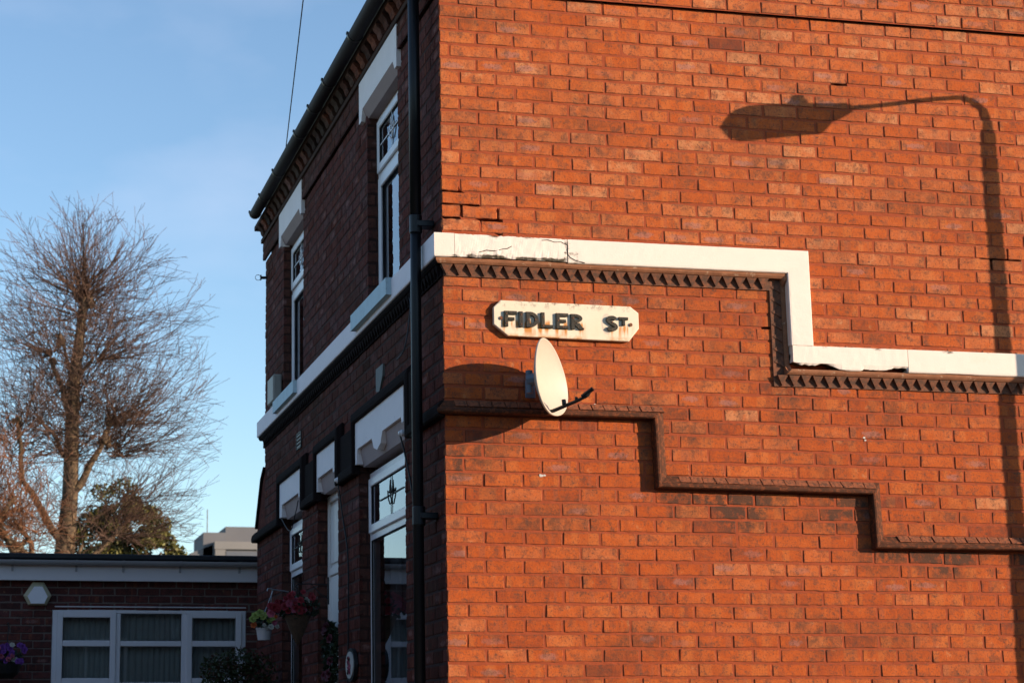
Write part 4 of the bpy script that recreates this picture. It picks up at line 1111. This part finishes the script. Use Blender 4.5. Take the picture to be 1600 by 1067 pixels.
# purple basket on the low building
hb = empty('hanging_basket', (0, 0, 0)); tag(hb, 'dark hanging basket of purple flowers on the low maroon brick building', 'hanging basket', 'hanging flower baskets')
c_ = Vector((-2.235, 7.70, 2.40))
mb = MB(); lathe(mb, c_+Vector((0, 0, -.20)), [(.06, 0), (.11, .04), (.135, .11), (.14, .13), (.12, .13)]); mb.build('pot', M['iron'], hb)
mb = MB(); leafblob(mb, c_+Vector((0, 0, -.03)), .17, .15, .08, 260, .03); mb.build('leaves', M['leaf_dark'], hb)
mb = MB()
for i in range(50): bloom(mb, c_+Vector((R.uniform(-.16, .16), -.12+R.uniform(-.03, .06), R.uniform(-.06, .10))), R.uniform(.022, .036), R.choices((0, 1, 2), (5, 2, .6))[0], nrm_=(R.uniform(-.6, .6), -1, R.uniform(0, .8)))
mb.build('flowers', [M['fl_purple'], M['fl_pink'], M['fl_white']], hb)
mb = MB(); mb.tube([c_+Vector((0, 0, .05)), c_+Vector((.01, 0, .20)), c_+Vector((.01, .03, .30))], .005, 5); mb.tube([c_+Vector((.01, .03, .30)), (c_.x+.01, 8.0, c_.z+.32)], .008, 6); mb.build('hanger', M['iron'], hb)
# clipped shrub in front of the window
sh = empty('potted_shrub', (0, 0, 0)); tag(sh, 'dark green shrub with reddish tips under the far end of the front wall', 'shrub')
mb = MB(); c_ = Vector((-.40, 5.6, 2.17))
for dx, dy, dz, r in ((0, 0, 0, .26), (-.15, 0, .03, .16), (.16, .1, .0, .22), (0, 0, -.25, .30), (.05, 0, .08, .16), (-.2, 0, -.15, .14)): leafblob(mb, c_+Vector((dx, dy, dz)), r, r, r*.85, int(2600*r), .020, R.choice((0, 1)), hollow=.35)
mb.mi = [1 if R.random() < .3 else 0 for _ in mb.mi]
mb.build('foliage', [M['leaf_shrub'], M['leaf_red']], sh)
mb = MB(); mb.tube([c_+Vector((0, 0, -.1)), (c_.x+.01, c_.y, .8), (c_.x, c_.y, .45)], [.012, .018, .022], 7); mb.build('stem', M['bark'], sh)
mb = MB(); lathe(mb, (c_.x, c_.y, .1), [(.15, 0), (.155, .01), (.20, .36), (.215, .37), (.215, .41), (.17, .41)]); mb.build('pot', M['iron'], sh)

# ------------------------------------------------------------------ low flat-roofed building behind
lb = empty('flat_roofed_building', (0, 8, 0)); tag(lb, 'low maroon brick building with flat felt roof and grey fascia left of the house', 'building')
WX0, WX1, WZ0, WZ1 = -1.815, .030, 2.12, 2.872
mb = MB(); brick_wall(mb, LOW, -5.0, .95, 3.13, 3.13-.0715*30, .0715, .2150, excl=[(WX0, WX1, WZ0-.03, WZ1)], fine=False, mort_d=.003, joint=.009)
mb.build('wall', [M['brick_low'], M['mortar_low']], lb, attrs=True)
mb = MB(); mb.box((-5, 8.02, 0), (4, 8.20, .985)); mb.box((-5, 8.30, 0), (4, 14, 3.12)); mb.box((-5.0, 8.02, 2.93), (4, 8.3, 3.12)); mb.box((-5, 8.03, .985), (WX0-.06, 8.3, 3.0)); mb.box((WX1+.06, 8.03, .985), (4, 8.3, 3.0)); mb.box((WX0-.06, 8.03, .985), (WX1+.06, 8.3, WZ0-.04)); mb.build('wall_core', M['room'], lb)
mb = MB(); mb.box((-5.2, 7.90, 3.115), (4, 7.925, 3.30), bev=.003); mb.box((-5.2, 7.925, 3.122), (4, 8.0, 3.135)); mb.build('fascia', M['fascia'], lb)
mb = MB(); mb.box((-5.3, 7.86, 3.315), (4.1, 14.2, 3.368), bev=.010); rf = mb.build('roof', M['felt'], lb)
mb = MB(); half_round(mb, 7.850, 3.300, .046, -5.2, 1.0, ax='x'); lg = fixn(mb.build('gutter', M['gutter_grey'], lb))
for xx in (-2.85, -2.20, -1.607, -1.167, -.626, -.055):
    mb = MB(); half_round(mb, 7.850, 3.303, .051, xx-.010, xx+.010, ax='x', th=.005); mb.box((xx-.010, 7.885, 3.20), (xx+.010, 7.8985, 3.30)); fixn(mb.build('gutter_bracket', M['gutter_grey'], lg))
# its window: three lights with a transom
mb = MB()
def lbox(a, b, c, e, d0, d1, bev=.005): mb.box(LOW(a, c, d0), LOW(b, e, d1), bev=bev)
FD0, FD1 = -.06, -.004
lbox(WX0+.002, WX0+.062, WZ0, WZ1-.002, FD0, FD1); lbox(WX1-.062, WX1-.002, WZ0, WZ1-.002, FD0, FD1)
m1, m2 = -1.200, -.560
for m_ in (m1, m2): lbox(m_-.030, m_+.030, WZ0+.05, WZ1-.055, FD0, FD1)
for a, b in ((WX0+.062, WX1-.062),): lbox(a, b, WZ1-.055, WZ1-.002, FD0, FD1); lbox(a, b, WZ0, WZ0+.05, FD0, FD1)
lbox(m1+.03, m2-.03, 2.508, 2.560, FD0, FD1-.002)
lw = mb.build('window', M['upvc_grey'], lb)
for (a, b) in ((WX0+.045, m1-.014), (m2+.014, WX1-.045)):
    mb = MB(); bars(mb, a, b, WZ0+.035, WZ1-.040, .056, -.003, .018, F=LOW); lbox(a+.056, b-.056, 2.506, 2.562, -.003, .0165); mb.build('sash', M['upvc_grey'], lw)
o = pane(LOW, WX0+.05, WX1-.05, WZ0+.04, WZ1-.045, -.028, lw, flip=False)
folds(LOW, WX0+.02, WX1-.02, WZ0, WZ1, -.13, lw, M['curtain'], amp=.012, pitch=.055)
mb = MB(); lbox(WX0-.02, WX1+.02, WZ0-.035, WZ0-.001, -.05, .05); mb.build('sill', M['upvc_grey'], lw)
mb = MB(); lbox(WX0+.02, WX1+.0, WZ1+.0005, WZ1+.012, -.002, .012); mb.build('head_trim', M['upvc_grey'], lw)
# alarm cover: six-sided box
al = empty('alarm_box', (0, 0, 0)); tag(al, 'white six sided alarm box with yellowed rim on the low maroon building', 'alarm box')
o1 = [(-2.088, 2.978), (-2.005, 3.102), (-1.90, 3.102), (-1.828, 2.978), (-1.872, 2.888), (-2.04, 2.888)]
cx, cz = -1.958, 2.985
i1 = [(cx+(u-cx)*.72, cz-.012+(z-cz)*.74) for u, z in o1]
mb = MB(); n = 6; v = [LOW(u, z, .002) for u, z in o1]+[LOW(u, z, .035) for u, z in o1]+[LOW(u, z, .062) for u, z in i1]
mb.add(v, [(i, (i+1) % n, n+(i+1) % n, n+i) for i in range(n)]+[(n+i, n+(i+1) % n, 2*n+(i+1) % n, 2*n+i) for i in range(n)]+[tuple(range(2*n, 3*n))]); fixn(mb.build('rim', M['lampbox_rim'], al))
mb = MB(); mb.prism(i1, LOW, .0625, .070); fixn(mb.build('cover', M['lampbox'], al))

# ------------------------------------------------------------------ far tower block
tw = empty('tower_block', (36, 250, 0)); tag(tw, 'distant grey concrete tower block just above the flat roof', 'tower block')
mb = MB(); mb.box((30.98, 250, 0), (62, 276, 28.5)); mb.build('block', M['tower'], tw)
mb = MB(); mb.box((30.8, 249.6, 27.6), (62.2, 276.2, 28.65)); mb.box((30.9, 249.7, 24.8), (32.3, 276, 27.6)); mb.build('parapet', M['tower_pale'], tw)
mb = MB()
for z in (25.6, 22.3, 19.0): mb.box((32.4, 249.75, z), (60, 249.95, z+1.7))
mb.build('window', M['tower_glass'], tw)
mb = MB(); mb.box((32.6, 252, 28.66), (60, 270, 30.95)); mb.box((29.4, 251, 20), (32.59, 262, 30.0)); mb.build('plant_room', M['tower'], tw)
mb = MB(); mb.tube([(31.3, 262, 30.2), (31.3, 262, 34.5)], .08, 6); mb.build('mast', M['tower_pale'], tw)
mb = MB(); mb.prism([(0, 0), (0, 0), (0, 0)], GAB, 0, 0) if False else mb.prism([(27.6, 0), (27.6, 27.1), (30.7, 28.3), (30.7, 0)][::-1], lambda u, z, d: (u, 251-d, z), -8, 0); mb.build('wing', M['tower'], tw)

# ------------------------------------------------------------------ trees
def limb_pts(p0, p1, n=8, wob=.06, rng=R, sag=0.):
    p0 = Vector(p0); p1 = Vector(p1); L_ = (p1-p0).length; o = []
    s = rng.uniform(0, 99)
    for i in range(n+1):
        t = i/n; w = math.sin(math.pi*t)
        o.append(p0.lerp(p1, t)+Vector((nzf(t*3, s), nzf(t*3, s+9), nzf(t*3, s+19)))*L_*wob*(w+.0)+Vector((0, 0, sag*w)))
    return o
BOUND = True
def shoot(mb, base, dirv, length, r0, rng, curve=.35, n=7, kids=3, mi=0):
    d = Vector(dirv).normalized(); p = Vector(base); pts = [p.copy()]; st_ = length/n
    tgt = Vector((d.x*.5, d.y*.5, 1)).normalized()
    ds_ = []
    for i in range(n):
        d = (d+tgt*curve/n+Vector((rng.gauss(0, .13), rng.gauss(0, .13), rng.gauss(0, .12)))).normalized(); p = p+d*st_
        if BOUND and i > 2 and ((p.x-.3)/3.75)**2+((p.z-10.4)/5.7)**2 > rng.uniform(.88, 1.12): n = i; break
        pts.append(p.copy()); ds_.append(d.copy())
    if len(pts) < 2: return
    n = len(pts)-1
    mb.tube(pts, [max(.0050, r0*(1-.85*i/n)) for i in range(n+1)], 3, mi, cap=False)
    if n < 2: return
    for _ in range(kids):
        i = rng.randint(1, n-1); a = ds_[i]; b = Vector((rng.gauss(0, 1), rng.gauss(0, 1), rng.gauss(.1, 1))).normalized()
        dd = (a*1.0+b*.75).normalized(); l2 = length*rng.uniform(.25, .6)*(1-i/n*.4)
        if kids > 1: shoot(mb, pts[i], dd, l2, r0*.55, rng, curve*.6, 4, 1 if kids > 2 else 0, mi)
        else: shoot(mb, pts[i], dd, l2, r0*.5, rng, curve*.6, 4, 0, mi)
rng = random.Random(5)
Y = 40.
tr = empty('pollarded_tree', (-.05, Y, 0)); tag(tr, 'tall bare pollarded tree with a fountain of thin twigs behind the flat roof', 'tree')
mb = MB()
tp = [(-.10, Y, -0), (-.10, Y, 4.6), (-.10, Y, 6.3), (.02, Y, 8.0), (.03, Y, 9.8), (.05, Y, 11.0), (.18, Y, 12.3), (.25, Y, 13.1), (.27, Y, 13.4)]
mb.tube(tp, [.36, .33, .27, .21, .185, .165, .13, .12, .08], 12)
knob = [((.27, Y, 13.25), 1.0)]
limbs = [((-.10, Y, 6.6), (-1.25, Y-.6, 8.3), .17), ((-1.25, Y-.6, 8.3), (-1.4, Y-.8, 9.8), .11), ((0, Y, 7.9), (.85, Y-.3, 9.4), .18), ((.85, Y-.3, 9.4), (1.0, Y, 10.1), .13), ((.03, Y, 10.0), (-.55, Y+.2, 11.6), .14), ((.05, Y, 10.9), (.55, Y, 11.7), .10), ((-.10, Y, 5.7), (-1.9, Y-.8, 7.0), .16), ((-.1, Y, 5.6), (1.4, Y+.3, 7.2), .15), ((-.05, Y, 8.9), (-.9, Y+.4, 10.2), .10), ((-.1, Y, 5.2), (.3, Y-.9, 6.6), .12), ((-.3, Y, 12.2), (.05, Y, 10.9), .07)]
for a, b, r in limbs: mb.tube(limb_pts(a, b, 7, .08, rng), [r*.72*(1-.45*i/7) for i in range(8)], 8)
for c, s in (((.25, Y, 13.2), .26), ((.03, Y, 11.05), .20), ((-.3, Y, 12.1), .15), ((1.0, Y, 10.0), .17), ((-1.4, Y-.8, 9.8), .12), ((-.55, Y+.2, 11.6), .13), ((.85, Y-.3, 9.4), .16)):
    for _ in range(5):
        o3 = Vector((rng.gauss(0, .5), rng.gauss(0, .5), rng.gauss(0, .4)))*s; q = Vector(c)+o3
        mb.tube([q-Vector((0, 0, s*.6)), q, q+Vector((0, 0, s*.6))], [s*.4, s*.62, s*.3], 7)
mb.build('trunk', M['bark'], tr, smooth=True)
mb = MB()
def fan(c, n, l0, l1, elev, r0=.020, az=None, kids=4, curve=.4):
    for _ in range(n):
        a = rng.uniform(0, 2*math.pi) if az is None else rad(rng.gauss(*az)); e = rad(rng.uniform(*elev)); ln = rng.uniform(l0, l1)
        d = Vector((math.cos(a)*math.cos(e), math.sin(a)*math.cos(e), math.sin(e)))
        shoot(mb, Vector(c)+d*.1, d, ln, r0*rng.uniform(.7, 1.25), rng, curve, 8, kids)
fan((.25, Y, 13.3), 110, 1.5, 2.7, (5, 88), .016, curve=.3)
for k in range(46):   # shoots all along the head, the knuckles and the limbs
    t = rng.random(); z = 8.6+4.6*t
    fan((.03+.22*t+rng.uniform(-.12, .12), Y+rng.uniform(-.2, .2), z), 6, 1.9, 3.7, (-12, 50), .014, curve=rng.uniform(.2, .55))
fan((.60, Y, 11.6), 34, 2.2, 4.0, (-5, 45), .015, az=(0, 60), curve=.3)
fan((-.5, Y, 11.7), 30, 1.8, 3.4, (-5, 60), .015, az=(180, 60))
for q in range(17):
    fan((1.0+rng.uniform(-.3, .3), Y+rng.uniform(-.3, .3), 9.3+rng.uniform(-.3, .8)), 7, 1.9, 3.7, (-15, 55), .014, az=(0, 60), curve=rng.uniform(.15, .5))
    fan((-1.3+rng.uniform(-.3, .3), Y-.6, 8.2+rng.uniform(0, 1.6)), 5, 1.6, 3.2, (-15, 70), .014, curve=rng.uniform(.2, .5))
    fan((1.2+rng.uniform(-.4, .4), Y+.3, 7.1+rng.uniform(-.3, .9)), 6, 1.7, 3.3, (-12, 50), .013, az=(0, 60), curve=rng.uniform(.1, .5))
    fan((-1.7+rng.uniform(-.4, .3), Y-.6, 6.9+rng.uniform(-.5, .5)), 5, 1.5, 3.0, (-10, 60), .013)
    fan((.1+rng.uniform(-.3, .3), Y-.4, 6.6+rng.uniform(-.4, 1.6)), 3, 1.4, 3.0, (-5, 60), .013)
for q in range(40):
    fan((rng.uniform(-.9, 1.1), Y+rng.uniform(-.8, .8), rng.uniform(8.6, 12.8)), 4, 1.2, 2.4, (-20, 75), .010, curve=rng.uniform(.1, .4))
mb.build('crown', M['twig'], tr)

# scrubby rusty tree to its left
Yb = 36.
BOUND = False
tr = empty('bare_tree', (-3.4, Yb, 0)); tag(tr, 'low rusty brown bare tree with tangled branches at the left edge', 'tree')
mb = MB()
stems = [((-3.3, Yb, 0), (-3.1, Yb, 5.0), .24), ((-3.1, Yb, 4.9), (-1.5, Yb-.3, 7.4), .12), ((-3.1, Yb, 4.9), (-3.0, Yb, 8.2), .12), ((-3.1, Yb, 4.5), (-1.2, Yb, 6.4), .11), ((-3.1, Yb, 5), (-2.2, Yb+.4, 8.6), .09), ((-1.2, Yb, 5.6), (-2.2, Yb, 7.4), .10), ((-.6, Yb, 5.4), (-1.5, Yb, 6.9), .09)]
for a, b, r in stems: mb.tube(limb_pts(a, b, 7, .14, rng), [r*(1-.5*i/7) for i in range(8)], 8)
mb.build('trunk', M['bark'], tr, smooth=True)
mb = MB()
for c in ((-2.4, Yb, 6.4), (-1.5, Yb-.3, 7.2), (-2.9, Yb, 7.8), (-1.1, Yb, 6.3), (-2.2, Yb+.4, 8.4), (-2.1, Yb, 7.0), (-1.7, Yb, 6.4), (-2.7, Yb, 6.9), (-1.9, Yb+.2, 7.8)):
    for q in range(8): fan((c[0]+rng.uniform(-.35, .35), c[1]+rng.uniform(-.4, .4), c[2]+rng.uniform(-.4, .4)), 5, .7, 1.7, (-25, 80), .012, curve=rng.uniform(0, .5))
mb.build('crown', M['twig_red'], tr)

# evergreen behind the pollard
Ye = 44.
tr = empty('evergreen_tree', (1.5, Ye, 0)); tag(tr, 'olive green evergreen tree behind the bare trunk', 'tree')
mb = MB(); mb.tube([(1.8, Ye, 0), (1.75, Ye, 4.5), (1.7, Ye, 7.6)], [.25, .18, .08], 8)
for a in ((1.0, Ye, 7.9), (2.4, Ye, 7.6), (1.9, Ye+.5, 8.2), (2.8, Ye-.3, 6.9)): mb.tube([(1.75, Ye, 5.0), a], [.1, .03], 6)
mb.build('trunk', M['bark'], tr)
mb = MB()
for _ in range(120):
    a = rng.uniform(0, 6.28); rr = math.sqrt(rng.random()); x = 1.75+1.55*rr*math.cos(a); y = Ye+1.3*rr*math.sin(a)
    zt_ = 8.5-.75*((x-1.5)/1.2)**2+rng.uniform(-.3, .3); zc_ = rng.uniform(5.6, max(5.9, zt_)); s = rng.uniform(.22, .46)
    leafblob(mb, (x, y, zc_), s, s, s*.8, int(230*s/.35), .07, 0, rng, hollow=.2)
mb.mi = [1 if rng.random() < .38 else 0 for _ in mb.mi]
mb.build('crown', [M['ever'], M['ever2']], tr)

# ------------------------------------------------------------------ unseen house rows across the two streets, added to block low sky light
def terrace(F, u0, u1, dep, zt, label):
    t = empty('unseen_terrace', (0, 0, 0)); tag(t, label, 'house')
    a = F(u0, 0, 0); b = F(u1, zt, -dep)
    mb = MB(); mb.box(a, b); mb.build('wall', M['brick_front'], t)
    mb = MB(); mb.prism([(-.3, zt), (-dep/2, zt+1.8), (-dep-.3+.6, zt), ], lambda u, z, d: F(d, z, u-.0), u0-.1, u1+.1); fixn(mb.build('roof', M['slate'], t))
    n = int((u1-u0)/2.6)
    for i in range(n):
        u = u0+1.3+i*2.6
        for z in (.9, 2.75):
            mb = MB(); bars(mb, u-.5, u+.5, z, z+1.3, .06, .005, .03, F=F); w = mb.build('window', M['upvc'], t)
            mb = MB(); mb.box(F(u-.44, z+.06, .002), F(u+.44, z+1.34, .012)); mb.build('pane', M['rubber'], w)
terrace(lambda u, z, d: (u, -19.5+d, z), -24, 60, 8, 4.6, 'unseen terraced house row added across the road to hold sky light off the gable')
terrace(lambda u, z, d: (-10.5+d, u, z), -7, 30, 8, 4.2, 'unseen house row added across the side street to dim the shaded front')
